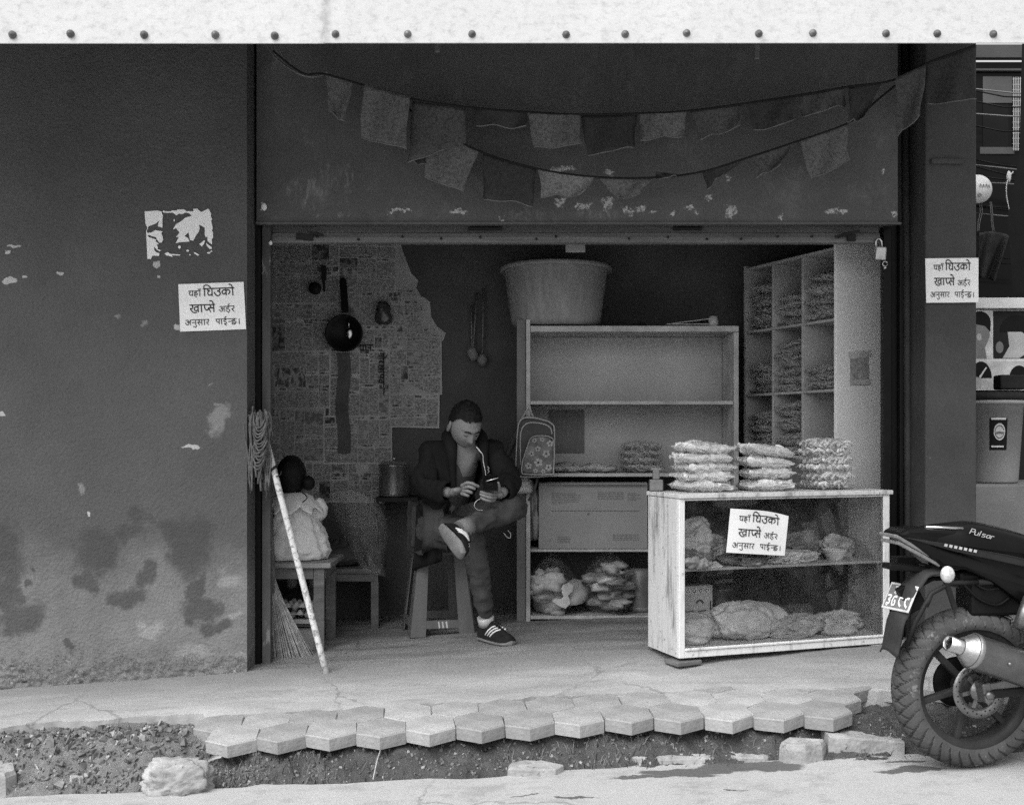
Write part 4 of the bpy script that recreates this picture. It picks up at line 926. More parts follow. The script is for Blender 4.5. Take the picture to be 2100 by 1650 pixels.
colname = ['right', 'middle', 'left']; rowname = ['bottom', 'middle', 'top']
for (ci, ri), n in fill.items():
    for i in range(n):
        c = A0 + ex * ((cols[ci] + cols[ci + 1]) / 2 + rnd.uniform(-.008, .008)) + ed * (.115 + rnd.uniform(-.02, .01)) + Vector((0, 0, zz[ri] + .004 + i * .039))
        packet(PKC[(i + ci) % 4], c, math.atan2(ex.y, ex.x) + R(rnd.uniform(-8, 8) + (180 if i % 2 else 0)), '%s snack packet in the %s row, %s column of the pigeonhole cabinet' % (ORD[n - 1 - i], rowname[ri], colname[ci]), 'snack packets in the pigeonhole cabinet', R(rnd.uniform(-8, 4)), R(rnd.uniform(-5, 5)), (1, 1, .95))
# blank label taped on the pale panel
lb = thing('taped_label', 'small scuffed label taped on the pale cabinet panel', 'label', A0 - ex * .02 + ed * .17 + Vector((0, 0, wz(790, 5.55))))
def pan(px, py, off):
    o_ = Vector((0, 0, CZ)); d_ = P(px, py, 1) - o_; q = A0 - ex * (.018 + off); return o_ + d_ * ((q - o_).dot(ex) / d_.dot(ex))
b = MB(); b.add([pan(1743, 728, .002), pan(1782, 726, .002), pan(1782, 790, .002), pan(1744, 790, .002)], [(0, 1, 2, 3)]); obj('label_paper', b, mat('smudged_label', .36, .7, (60, .5), .2), lb, w=True)
b = MB(); b.add([pan(1740, 722, .004), pan(1786, 718, .004), pan(1786, 732, .004), pan(1741, 736, .004)], [(0, 1, 2, 3)]); b.add([pan(1742, 778, .004), pan(1785, 777, .004), pan(1785, 788, .004), pan(1743, 789, .004)], [(0, 1, 2, 3)]); obj('tape', b, M['bag2'], lb, w=True)

# ------------------------------------------------------------------ school bag hanging on the shelf corner
BD = 5.84; bpz = lambda px, py, o=0: P(px, py, BD + o)
sb = thing('school_backpack', 'small dark school backpack with a pale flowered pocket hanging from the shelf corner', 'backpack', bpz(1095, 980))
def rrect(x0, y0, x1, y1, r, k=6):
    out = []
    for cx, cy, a0 in ((x1 - r, y0 + r, -90), (x1 - r, y1 - r, 0), (x0 + r, y1 - r, 90), (x0 + r, y0 + r, 180)):
        for i in range(k + 1):
            a = R(a0 + 90 * i / k); out.append((cx + r * math.cos(a), cy + r * math.sin(a)))
    return out
M['bagcloth'] = mat('dark_bag_fabric', .06, .7, (9, .3), .1, (90, .3)); M['piping'] = mat('pale_piping', .30, .5); 
def slab(poly, y0, y1, shrink=.9, dome=.0):
    b = MB(); cx = sum(p[0] for p in poly) / len(poly); cy = sum(p[1] for p in poly) / len(poly); n = len(poly)
    rings = [(1, y0), (1.0, y1 + .02), (.97, y1 + .006), (shrink, y1), (.5, y1 - dome), (.001, y1 - dome)]
    vs = []
    for k, yy in rings:
        for x, y in poly: vs.append(bpz(cx + (x - cx) * k, cy + (y - cy) * k, yy))
    b.add(vs, [(r * n + i, r * n + (i + 1) % n, (r + 1) * n + (i + 1) % n, (r + 1) * n + i) for r in range(len(rings) - 1) for i in range(n)], 0, True)
    return b
body = [(1064, 868), (1072, 858), (1090, 856), (1115, 861), (1132, 869), (1137, 885), (1136, 960), (1130, 974), (1100, 977), (1070, 977), (1059, 972), (1058, 950), (1061, 890)]
obj('bag_body', slab(body, .05, -.06), M['bagcloth'], sb, w=True)
b = MB(); b.tube(catmull([bpz(x, y, -.05) for x, y in body + body[:1]], 4), .0045, 6); obj('piping', b, M['piping'], sb, w=True)
b = MB(); b.tube(catmull([bpz(x, y, -.062) for x, y in [(1068, 955), (1067, 900), (1071, 878), (1084, 867), (1110, 868), (1128, 876), (1132, 890)]], 4), .004, 6); obj('zip', b, M['piping'], sb, w=True)
pk = [(1086, 902), (1094, 895), (1112, 893), (1128, 896), (1136, 908), (1135, 964), (1128, 972), (1078, 972), (1070, 966), (1072, 945), (1080, 920)]
pkt = obj('front_pocket', slab(pk, -.05, -.085), mat('printed_pocket_cloth', .13, .6, (14, .6), .2), sb, w=True)
b = MB(); b.tube(catmull([bpz(x, y, -.083) for x, y in pk + pk[:1]], 4), .0035, 6)
obj('piping', b, M['piping'], pkt, w=True)
b = MB(); r5 = random.Random(3)
for fx, fy, fr in ((1128, 909, 7), (1096, 903, 5), (1112, 901, 5), (1090, 930, 6), (1120, 930, 8), (1104, 948, 9), (1084, 955, 7), (1125, 958, 7), (1103, 920, 6), (1098, 965, 5), (1114, 966, 5)):
    for k in range(5):
        a = k * 1.257 + fx; cxx, cyy = fx + fr * .6 * math.cos(a), fy + fr * .6 * math.sin(a)
        b.add([bpz(cxx + fr * .42 * math.cos(t), cyy + fr * .42 * math.sin(t), -.0885) for t in [i * .785 for i in range(8)]], [list(range(8))], 0)
    b.add([bpz(fx + fr * .25 * math.cos(t), fy + fr * .25 * math.sin(t), -.0895) for t in [i * .785 for i in range(8)]], [list(range(8))], 1)
obj('flower_print', b, [M['piping'], M['dark']], pkt, w=True)
b = MB(); b.tube(catmull([bpz(1070, 858, .02), bpz(1080, 842, .01), bpz(1085, 832, .0), bpz(1088, 842, .01), bpz(1094, 857, .02)], 6), .007, 6); obj('hanging_loop', b, M['piping'], sb, w=True)
b = MB(); b.tube(catmull([bpz(1064, 880, .04), bpz(1046, 920, .05), bpz(1036, 950, .06), bpz(1048, 985, .05), bpz(1066, 1000, .04)], 6), .016, 8); obj('shoulder_strap', b, M['bagcloth'], sb, w=True)
b = MB(); b.tube(catmull([bpz(1102, 977, 0), bpz(1100, 990, .0), bpz(1094, 1010, .01), bpz(1084, 1026, .02)], 6), .007, 6); obj('loose_strap', b, M['bagcloth'], sb, w=True)
b = crumple(bpz(1072, 996, .06), (.05, .03, .05), 91, .5, 0, 20, 14); solo('thin_bag', b, M['bagfilm'], 'thin clear bag bunched under the school backpack', 'bag')

# ------------------------------------------------------------------ left side: pan, ladle, other hanging things on the newspapers
WD = 6.385
pn = thing('frying_pan', 'black frying pan hanging on the newspaper wall with a spoon in it', 'pan', P(708, 725, WD))
rx90 = Matrix.Rotation(R(90), 3, 'X')
b = MB(); b.lathe([(0, .0), (.085, .0), (.106, -.0), (.108, .035), (.102, .037), (.082, .006), (0, .006)], 36, P(707, 684, WD - .01), rx90); obj('pan_body', b, M['black'], pn, w=True)
b = MB(); b.beam(P(708, 640, WD - .03), P(704, 580, WD - .015), .04, .014, (0, 1, 0)); b.ball(P(704, 580, WD - .015), (.02, .007, .03)); obj('handle', b, M['black'], pn, w=True, bevel=.004)
sp = thing('spoon', 'shiny spoon lying against the hanging frying pan', 'spoon', P(717, 690, WD - .04))
b = MB(); b.ball(P(716, 683, WD - .045), (.02, .009, .034)); b.tube([P(715, 672, WD - .045), P(716, 655, WD - .04)], .005, 6); obj('spoon_bowl', b, M['chrome'], sp, w=True)
b = MB(); b.lathe([(0, 0), (.034, 0), (.037, .012), (0, .014)], 20, P(647, 592, WD), rx90); solo('hanging_disc', b, M['dark'], 'small dark round strainer hanging on the newspaper wall', 'strainer')
b = MB(); b.beam(P(664, 545, WD), P(664, 575, WD), .03, .008, (0, 1, 0)); b.beam(P(664, 575, WD), P(665, 598, WD), .014, .006, (0, 1, 0)); solo('knife', b, M['dark'], 'short dark knife hanging beside the round strainer', 'knife', bevel=.003)
b = crumple(P(785, 645, WD - .02), (.045, .02, .07), 33, .4, 0, 20, 14); solo('dark_pouch', b, mat('shiny_dark_pouch', .05, .25, (9, .4), .1, spec=.8), 'small shiny dark pouch hanging right of the pan', 'pouch')
# dim utensils on the dark wall to the right of the papers
for i, (px, py, L_) in enumerate(((978, 600, 120), (992, 590, 140), (966, 625, 90))):
    b = MB(); b.tube([P(px, py, WD), P(px - 8 + 5 * i, py + L_, WD - .01)], .006, 6); b.ball(P(px - 8 + 5 * i, py + L_ + 8, WD - .015), (.03, .014, .035)); solo('utensil', b, M['rail'], ['long dim ladle hanging on the dark wall above the man', 'longest dim spatula hanging on the dark wall by the shelf', 'shortest dim spoon hanging on the dark wall above the man'][i], 'utensil')
# steel pot on a dark stand
st = thing('stove_stand', 'dark low stand under the steel pot at the back', 'stand', P(820, 1180, 6.2))
b = MB(); b.bx(wx(772, 6.2), wx(860, 6.2), 6.08, 6.38, wz(1026, 6.2), wz(1018, 6.2)); obj('stand_top', b, M['dark'], st, w=True)
for px in (776, 856):
    b = MB(); b.bx(wx(px, 6.2) - .012, wx(px, 6.2) + .012, 6.10, 6.13, zg(-.6), wz(1026.5, 6.2)); obj('leg', b, M['dark'], st, w=True)
po = thing('steel_pot', 'steel pot with a lid standing on the dark stand', 'pot', (wx(808, 6.2), 6.2, wz(1017, 6.2)))
M['steel'] = mat('dull_steel', .35, .3, (5, .3), .1, metal=.8)
b = MB(); hp = 62 / 363; b.lathe([(0, 0), (.082, 0), (.086, .008), (.086, hp), (.092, hp + .004), (.086, hp + .008), (.08, hp), (.08, .01), (0, .01)], 30); obj('pot_body', b, M['steel'], po)
b = MB(); b.lathe([(.088, hp + .009), (.07, hp + .024), (.02, hp + .03), (0, hp + .03)], 30); b.lathe([(0, hp + .03), (.008, hp + .03), (.014, hp + .045), (0, hp + .05)], 12); obj('lid', b, M['steel'], po)
# low bench, table under the girl
LB = 5.95; lbn = thing('low_bench', 'dark low wooden bench behind the girl', 'bench', (wx(720, LB), LB, zg(-.8)))
b = MB(); b.bx(wx(540, LB), wx(780, LB), LB, LB + .3, wz(1176, LB), wz(1166, LB)); obj('bench_top', b, M['wood'], lbn, w=True, bevel=.003)
b = MB(); b.bx(wx(545, LB), wx(775, LB), LB + .01, LB + .03, wz(1192, LB), wz(1176.5, LB)); obj('apron', b, M['wood'], lbn, w=True)
for px in (640, 768):
    b = MB(); b.bx(wx(px, LB) - .02, wx(px, LB) + .02, LB + .01, LB + .05, zg(-.8), wz(1192.5, LB)); obj('leg', b, M['wood'], lbn, w=True)
b = crumple((wx(690, LB), LB + .15, wz(1140, LB)), (.13, .09, .075), 17, .35, 0, 26, 18); solo('dark_bundle', b, M['bagcloth'], 'dark cloth bundle lying on the low bench', 'bundle')
# big clear bag leaning on the bench
cl = MB()
def clf(u, v):
    e = 1 - abs(2 * u - 1) ** 3; x = 672 + 66 * v + (95 - 30 * v) * u + (14 * math.sin(v * 5) if u > .5 else -6 * math.sin(v * 4)); y = 1000 + 172 * v + 12 * (abs(2 * u - 1)) * (1 - v) + 10 * u
    return P(x, y, LB - .03 - .05 * e * math.sin(min(v + .1, 1) * 2.6) + .012 * nz((u * 5, v * 5, 1), 1.2))
cl.grid(clf, 30, 34); cl.grid(lambda u, v: clf(u, v) + Vector((0, .05, 0)), 20, 20)
solo('clear_plastic_bag', cl, M['bigfilm'], 'large clear plastic bag draped down over the low bench', 'bag')
TD = 5.36; tb = thing('small_table', 'small wooden table the girl sits on', 'table', (wx(640, TD), TD, zg(-1)))
tz = wz(1165, TD)
b = MB(); b.bx(-1.36, wx(678, TD), TD, TD + .42, tz, tz + .026); obj('tabletop', b, mat('scrubbed_table_wood', .22, .7, (5, .3), .12, streak=(1, 4, 4)), tb, w=True, bevel=.006)
b = MB(); b.bx(-1.33, wx(640, TD), TD + .03, TD + .05, tz - .055, tz - .0005); b.bx(wx(664, TD) - .018, wx(664, TD), TD + .055, TD + .38, tz - .055, tz - .0005); obj('apron', b, M['wood'], tb, w=True)
for x in (wx(641, TD), -1.33):
    for y in (TD + .025, TD + .37):
        b = MB(); b.bx(x, x + .052, y, y + .03, zg(x), tz - .0006); obj('leg', b, M['wood'], tb, w=True, bevel=.003)
b = MB(); b.bx(-1.30, wx(642, TD), TD + .1, TD + .34, zg(-1.1) + .12, zg(-1.1) + .135); obj('lower_shelf', b, M['wood'], tb, w=True)
# egg tray on the table's lower shelf
et = MB(); ez = zg(-1.1) + .137
def etf(u, v): return Vector((-1.22 + .22 * u, TD + .08 + .2 * v, ez + .045 + .022 * math.sin(u * 6 * math.pi) * math.sin(v * 5 * math.pi)))
et.grid(etf, 36, 30); et.grid(lambda u, v: etf(u, v) + Vector((.01, .01, .035)), 36, 30); et.bx(-1.22, -1.0, TD + .085, TD + .28, ez, ez + .02)
solo('egg_tray', et, M['card'], 'grey pulp egg trays under the small table', 'egg tray')
b = MB(); b.bx(-1.16, -.98, TD + .12, TD + .32, zg(-1.1), zg(-1.1) + .11); solo('carton', b, M['card'], 'flat carton on the floor under the small table', 'carton', bevel=.004)

# ------------------------------------------------------------------ broom and mop at the left jamb
bm = thing('straw_broom', 'stiff straw broom standing on its bristles beside the left jamb', 'broom', P(600, 1362, 5.3))
b = MB(); r6 = random.Random(8)
for i in range(330):
    t = (i * .618) % 1; x1 = 553 + 92 * t + r6.uniform(-3, 3); y1 = 1352 + 12 * math.sin(t * 2.9) + r6.uniform(-5, 4); dd = 5.30 + r6.uniform(-.05, .05)
    x0 = 548 + 12 * t; pts = [P(x0, 1180 + r6.uniform(-6, 14), 5.33), P(x0 + (x1 - x0) * .35 + 2, 1255, 5.32 + (dd - 5.32) * .5), P(x1, y1, dd)]
    b.tube(catmull(pts, 3), [.0032] * 3 + [.0026] * 3 + [.0016], 4, caps=False)
obj('bristles', b, mat('dry_straw', .34, .8, (30, .5), .1), bm, w=True, kind='stuff')
b = MB(); b.tube([P(556, 1215, 5.325), P(556, 1150, 5.34), P(553, 1040, 5.4)], [.028, .018, .014], 10); obj('binding', b, M['wood'], bm, w=True)
mp = thing('string_mop', 'string mop leaning head up against the left jamb', 'mop', P(670, 1388, 4.9))
b = MB(); h0, h1 = P(671, 1387, 4.90), P(540, 880, 5.06)
b.tube([h0 + (h1 - h0) * (i / 8) for i in range(9)], .0145, 12)
N = NT('peeling_white_pole'); col = N.mix(N.m('MULTIPLY', N.map(N.noise(45, 5, .7), .50, .62), .75), .62, .15); obj('handle', b, N.fin(col, .5, N.noise(60, 4), .2, .004, grain=.08), mp, w=True)
b = MB(); hb = P(562, 965, 5.03); b.tube([P(560, 958, 5.03), P(563, 962, 5.03)], .02, 10); b.tube(catmull([P(566, 977, 5.01), P(575, 973, 4.99), P(577, 966, 4.99)], 4), .003, 5); obj('wire_tie', b, M['dark'], mp, w=True)
b = MB(); r7 = random.Random(4)
for i in range(60):
    dpt = 5.04 + r7.uniform(-.05, .04); a = r7.uniform(-22, 20); xt = 532 + r7.uniform(-14, 14)
    yt = 832 + r7.uniform(0, 30) + abs(a) * .7; xb = 531 + a; yb = r7.uniform(955, 1012)
    pts = [P(541, 930, 5.05), P(xt + a * .25, 880 + r7.uniform(-10, 10), dpt), P(xt + a * .45, yt, dpt), P(xt + a * 1.0, yt + 22, dpt - .01), P(xb + r7.uniform(-4, 4), 930, dpt - .01), P(xb + r7.uniform(-7, 7), yb, dpt)]
    b.tube(catmull(pts, 5), .0042, 5, caps=True)
for i in range(14):
    dpt = 4.985 + r7.uniform(-.02, .02); yy = 868 + i * 6.5; s_ = r7.uniform(-3, 3)
    b.tube(catmull([P(520 + s_, yy - 6, dpt), P(526 + s_, yy + 9, dpt - .02), P(537 + s_, yy + 5, dpt - .02), P(545 + s_, yy - 12, dpt)], 4), .0042, 5)
obj('mop_strings', b, mat('dirty_mop_yarn', .13, .95, (40, .5), .14, (120, .5)), mp, w=True)
# ------------------------------------------------------------------ people
def skin_mb(J, E, sub=2, root=None, fold=0.0, seed=0, fs=9.0, stretch=1.0):
    """J: list of (position, radius or (rx, ry)); E: index pairs. Returns an MB grown with a Skin modifier."""
    me = bpy.data.meshes.new('grow'); me.from_pydata([j[0] for j in J], E, []); me.update()
    o = bpy.data.objects.new('grow', me); COL.objects.link(o)
    md = o.modifiers.new('skin', 'SKIN'); md.use_smooth_shade = True
    if not me.skin_vertices:
        bm = bmesh.new(); bm.from_mesh(me); bm.verts.layers.skin.verify(); bm.to_mesh(me); bm.free()
    sl = me.skin_vertices[0].data
    for i, j in enumerate(J):
        r = j[1]; sl[i].radius = (r, r) if isinstance(r, (int, float)) else r
        sl[i].use_root = (i == (root or 0))
    sb_ = o.modifiers.new('sub', 'SUBSURF'); sb_.levels = sub; sb_.render_levels = sub
    dg = bpy.context.evaluated_depsgraph_get(); ev = o.evaluated_get(dg); m2 = ev.to_mesh()
    b = MB(); nrm = [v.normal.copy() for v in m2.vertices]; vs = [v.co.copy() for v in m2.vertices]
    if fold:
        vs = [v + n_ * max(-.004, fold * (.5 - abs(nz((v.x, v.y, v.z * stretch), fs, seed)) * 1.6 + .3 * nz(v, fs * 2.7, seed + 3))) for v, n_ in zip(vs, nrm)]
    b.add(vs, [list(p.vertices) for p in m2.polygons], 0, True)
    ev.to_mesh_clear(); bpy.data.objects.remove(o); bpy.data.meshes.remove(me)
    return b
def merge(a, b, m=None):
    o = len(a.v); a.v += b.v; a.f += [[o + i for i in f] for f in b.f]; a.mi += [m if m is not None else q for q in b.mi]; a.sm += b.sm
    return a
def keep(mb, test):
    n = MB(); n.v = mb.v
    for f, mi, sm in zip(mb.f, mb.mi, mb.sm):
        c = sum((mb.v[i] for i in f), Vector()) / len(f)
        if test(c): n.f.append(f); n.mi.append(mi); n.sm.append(sm)
    used = sorted({i for f in n.f for i in f}); mp_ = {k: i for i, k in enumerate(used)}
    n.v = [mb.v[i] for i in used]; n.f = [[mp_[i] for i in f] for f in n.f]
    return n
def px_of(p): return (CX + p.x / p.y * FOC, HY - (p.z - CZ) / p.y * FOC)
def frame(fwd, up):
    f = Vector(fwd).normalized(); u = Vector(up); u = (u - f * u.dot(f)).normalized(); r = f.cross(u)
    return Matrix((r, f, u)).transposed()
def headshape(s, grow=0.0):
    def fn(p, d):
        x, y, z = d.x, d.y, d.z
        w, dp, h = .074, .095, .112
        px_, py_, pz_ = w * x, dp * y, h * z
        if z < 0:
            k = -z; px_ *= 1 - .34 * k ** 1.4; py_ = py_ * (1 - .12 * k) + .016 * k * max(0, y) + (.02 * k if y < 0 else 0)
        else: py_ -= .006 * z
        if y > 0:
            f = y ** .7
            def g(cx, cz, sx, sz): return math.exp(-((x - cx) / sx) ** 2 - ((z - cz) / sz) ** 2)
            nose = .022 * math.exp(-(x / (.10 + .10 * max(0, -z))) ** 2) * max(0, min(1, (.20 - z) / .42)) * (1 if z > -.30 else max(0, 1 - (-.30 - z) / .07))
            nose += .007 * (g(.16, -.26, .09, .08) + g(-.16, -.26, .09, .08))
            sock = -.012 * (g(.36, .08, .2, .11) + g(-.36, .08, .2, .11))
            brow = .006 * (g(.34, .24, .26, .08) + g(-.34, .24, .26, .08) + g(0, .24, .3, .07))
            lid = .006 * (g(.36, .05, .13, .07) + g(-.36, .05, .13, .07))
            lips = .007 * (g(0, -.46, .22, .05) + g(0, -.56, .2, .06)) - .006 * g(0, -.51, .26, .022)
            chin = .006 * g(0, -.80, .2, .12); cheek = .005 * (g(.5, -.22, .2, .2) + g(-.5, -.22, .2, .2))
            py_ += f * (nose + sock + brow + lid + lips + chin + cheek)
        q = Vector((px_, py_, pz_)) * s
        return q + d * grow
    return fn
def head_mb(c, rot, s=1.0):
    b = MB(); hf = headshape(s)
    b.ball(c, 1, rot, 64, 56, 0, lambda p, d: hf(p, d))
    for sg in (-1, 1):
        ec = c + rot @ (Vector((sg * .078, -.008, -.012)) * s)
        def ear(p, d): return p * (1 - .35 * math.exp(-((d.x * sg - .8) / .4) ** 2) * (abs(d.z) < .6))
        b.ball(ec, (.011 * s, .02 * s, .033 * s), rot @ Matrix.Rotation(sg * R(-22), 3, 'Z') @ Matrix.Rotation(R(-12), 3, 'X'), 14, 12, 0, ear)
    return b
def skin_col(name, c):
    N = NT(name); col = N.m('MULTIPLY', c, N.m('ADD', .85, N.m('MULTIPLY', N.noise(14, 4), .3)))
    return N.fin(col, .55, N.noise(160, 3), .12, .002, spec=.45, grain=.1)
M['skin'] = skin_col('brown_skin', .21); M['hair'] = mat('black_hair', .012, .45, (60, .4), .1, (220, .6))
M['jacket'] = mat('dark_jacket_cloth', .015, .9, (7, .3), .12, (160, .3), spec=.08); M['tshirt'] = mat('grey_tshirt', .075, .9, (8, .2), .12, (160, .2), spec=.1); M['jeans'] = mat('dark_denim', .062, .85, (6, .45), .16, (260, .35), spec=.1)
M['sole'] = mat('rubber_sole', .19, .7, (18, .3), .14, (120, .4)); M['shoe'] = mat('black_suede', .018, .85, (20, .3), .1)

SH = -.08                                               # whole figure a touch nearer
def PJ(px, py, d): return P(px, py, d + SH)
pel, sp1, ch, uch, nk, hb_ = PJ(905, 1080, 5.74), PJ(916, 1030, 5.73), PJ(936, 968, 5.68), PJ(946, 924, 5.64), PJ(951, 900, 5.60), PJ(952, 882, 5.57)
shR, elR, wrR = PJ(886, 930, 5.65), PJ(866, 1002, 5.52), PJ(926, 1010, 5.36)
shL, elL, wrL = PJ(1006, 927, 5.66), PJ(1048, 988, 5.52), PJ(1026, 1014, 5.36)
hpR, knR, anR, ftR = PJ(882, 1080, 5.72), PJ(968, 1094, 5.40), PJ(996, 1268, 5.50), PJ(1012, 1294, 5.42)
hpL, knL, anL = PJ(930, 1078, 5.70), PJ(1066, 1036, 5.46), PJ(948, 1083, 5.22)
man = thing('person', 'seated man in a dark hooded jacket looking down at his phone with one leg crossed', 'person', (pel.x, pel.y, zg(-.2)))
mid = lambda a, b, t=.5: a * (1 - t) + b * t
J = [(pel, (.15, .12)), (sp1, (.14, .11)), (ch, (.155, .11)), (uch, (.092, .07)), (nk, .056), (hb_, .056),
     (shR, .056), (mid(shR, elR), .047), (elR, .040), (mid(elR, wrR), .037), (wrR, .030), (shL, .056), (mid(shL, elL), .047), (elL, .040), (mid(elL, wrL), .037), (wrL, .030),
     (hpR, .095), (mid(hpR, knR, .55), .074), (knR, .054), (mid(knR, anR, .35), .050), (anR, .034), (hpL, .095), (mid(hpL, knL, .55), .074), (knL, .056), (mid(knL, anL, .35), .052), (anL, .034)]
E = [(0, 1), (1, 2), (2, 3), (3, 4), (4, 5), (3, 6), (6, 7), (7, 8), (8, 9), (9, 10), (3, 11), (11, 12), (12, 13), (13, 14), (14, 15), (0, 16), (16, 17), (17, 18), (18, 19), (19, 20), (0, 21), (21, 22), (22, 23), (23, 24), (24, 25)]
shrink = lambda r, k: tuple(q_ - k for q_ in r) if isinstance(r, tuple) else r - k
bodymb = skin_mb([(p_, shrink(r_, .022) if i in (0, 1, 2, 3, 16, 21) else shrink(r_, .010) if i in (6, 7, 8, 9, 11, 12, 13, 14, 17, 18, 19, 22, 23, 24) else r_) for i, (p_, r_) in enumerate(J)], E, 2)
hrot = frame((.40, -.66, -.60), (.22, -.40, .80)); hc = PJ(953, 871, 5.545)
merge(bodymb, head_mb(hc, hrot, 1.02))
def hand(wr, palm, fingers, thumb):
    """palm: (centre, radius); fingers: list of joint lists; grown per chain so fingers stay apart"""
    b = skin_mb([(wr, .027), (mid(wr, palm, .55), (.030, .020)), (palm, (.036, .017)), (palm + (palm - wr).normalized() * .022, (.034, .013))], [(0, 1), (1, 2), (2, 3)], 2)
    for ch_ in fingers + [thumb]:
        rs = [.0095, .0088, .0082, .0068][:len(ch_)] if ch_ is not thumb else [.0125, .0105, .0085][:len(ch_)]
        merge(b, skin_mb([(p, r) for p, r in zip(ch_, rs)], [(i, i + 1) for i in range(len(ch_) - 1)], 2))
    return b
HD = 5.20
q = lambda px, py, dd=0: P(px, py, HD + dd)
merge(bodymb, hand(wrR, q(940, 1005, .04), [[q(947, 996, .02), q(958, 989, -.01), q(970, 991, -.02), q(977, 996, -.015)], [q(949, 1001, .01), q(960, 997, -.03), q(970, 1000, -.03), q(975, 1003, -.02)], [q(948, 1006, .01), q(958, 1006, -.03), q(966, 1009, -.03), q(969, 1011, -.02)], [q(945, 1011, .01), q(953, 1013, -.02), q(960, 1016, -.02), q(962, 1016, -.01)]], [q(944, 996, .04), q(964, 991, .03), q(984, 998, .01)]))
merge(bodymb, hand(wrL, q(1019, 1014, .05), [[q(1017, 1007, .02), q(1008, 1005, -.02), q(999, 1003, -.03), q(993, 1004, -.025)], [q(1018, 1014, .01), q(1006, 1013, -.035), q(994, 1010, -.04), q(984, 1008, -.03)], [q(1018, 1020, .01), q(1006, 1020, -.03), q(993, 1016, -.035), q(983, 1012, -.025)], [q(1015, 1025, .02), q(1004, 1026, -.02), q(992, 1023, -.025), q(985, 1018, -.015)]], [q(1024, 1010, .04), q(1023, 998, .015), q(1021, 988, -.005)]))
obj('body', bodymb, M['skin'], man, w=True)
# hair: a cap over crown, sides and back
hf = headshape(1.02)
def hairfn(p, d):
    v = hf(p, d) + d * (.004 + .009 * max(0, d.z) + .006 * nz(d * 15, 1) + .004 * nz(d * 34, 1))
    return v
hm = MB(); hm.ball(hc, 1, hrot, 56, 48, 0, hairfn)
inv = hrot.transposed()
def hairkeep(c):
    l = inv @ (c - hc); l = Vector((l.x / .08, l.y / .10, l.z / .118)); l.normalize()
    line = .60 + .05 * math.cos(l.x * 5) + .05 * nz(c, 60) if l.y > .35 else (.60 - (.35 - l.y) * 1.3 + .06 * nz(c, 60) if l.y > -.35 else -.42)
    return l.z > line
obj('hair', keep(hm, hairkeep), M['hair'], man, w=True)
for sg in (-1, 1):
    b = MB(); b.tube([hc + hrot @ (Vector((sg * x, y, z)) * 1.02) for x, y, z in ((.012, .0965, .020), (.026, .0945, .026), (.044, .083, .020))], [.0025, .004, .002], 6); obj('eyebrow', b, M['hair'], man, w=True)
    b = MB(); b.tube([hc + hrot @ (Vector((sg * x, y, z)) * 1.02) for x, y, z in ((.016, .0872, .001), (.027, .0885, -.003), (.041, .0790, -.001))], [.0012, .0022, .0012], 6); obj('eyelashes', b, M['hair'], man, w=True)
b = MB(); b.tube([hc + hrot @ (Vector((x, y, z)) * 1.02) for x, y, z in ((-.020, .0905, -.0575), (0, .0985, -.0565), (.020, .0905, -.0575))], [.0012, .0022, .0012], 6); obj('mouth', b, mat('lip_line', .09, .6), man, w=True)
# clothes
def grow(J, idx, k): return [(J[i][0], tuple(r + k for r in J[i][1]) if isinstance(J[i][1], tuple) else J[i][1] + k) for i in idx]
def sub_e(idx): mpx = {v: i for i, v in enumerate(idx)}; return [(mpx[a], mpx[b_]) for a, b_ in E if a in mpx and b_ in mpx]
idx = [0, 1, 2, 3]; ts = skin_mb(grow(J, idx, .002), sub_e(idx), 3, fold=.005, seed=2, fs=8); obj('t_shirt', ts, M['tshirt'], man, w=True)
idx = [0, 16, 17, 18, 19, 20, 21, 22, 23, 24, 25]; tr_ = skin_mb(grow(J, idx, .007), sub_e(idx), 3, fold=.016, seed=5, fs=12, stretch=2.2)
obj('trousers', tr_, M['jeans'], man, w=True)
Jj = list(J); idx = [0, 1, 2, 3, 6, 7, 8, 9, 10, 11, 12, 13, 14, 15]
jk = skin_mb(grow(J, idx, .019), sub_e(idx), 3, fold=.028, seed=8, fs=10, stretch=.8)
def jkeep(c):
    px, py = px_of(c)
    lft = 931 - max(0, (py - 935)) * .12; rgt = 990 + max(0, (py - 940)) * .16
    if 880 < py < 1060 and lft < px < rgt and c.y < ch.y - .015: return False
    if (c - wrR).length < .05 or (c - wrL).length < .05: return False
    return True
jo = obj('jacket', keep(jk, jkeep), M['jacket'], man, w=True)
sm_ = jo.modifiers.new('thick', 'SOLIDIFY'); sm_.thickness = .006
b = MB(); b.tube(catmull([PJ(930, 1000, 5.52), PJ(928, 960, 5.53), PJ(926, 925, 5.53), PJ(922, 902, 5.59), PJ(926, 892, 5.68), PJ(952, 888, 5.74), PJ(980, 892, 5.70), PJ(990, 906, 5.59), PJ(993, 940, 5.53), PJ(997, 985, 5.5)], 6), [.016 + .030 * math.sin(math.pi * i / 54) ** 2 for i in range(55)], 12); obj('hood', b, M['jacket'], jo, w=True)
b = MB(); b.grid(lambda u, v: PJ(848 + 58 * u + (8 - 10 * v) * (1 - u), 1035 + 135 * v * (1 - .15 * u), 5.62 + .1 * (1 - u) + .03 * math.sin(u * 8) * v - .02), 12, 12); jt = obj('jacket_tail', b, M['jacket'], jo, w=True); jt.modifiers.new('thick', 'SOLIDIFY').thickness = .008
b = MB(); cpx = PJ(1002, 962, 5.505)
for k in range(2): b.tube([PJ(1000 + k * 2, 956 + k * 7, 5.49), PJ(1003, 960 + k * 7, 5.488), PJ(1000, 963 + k * 7, 5.49)], .0025, 5)
obj('chest_badge', b, M['piping'], jo, w=True)
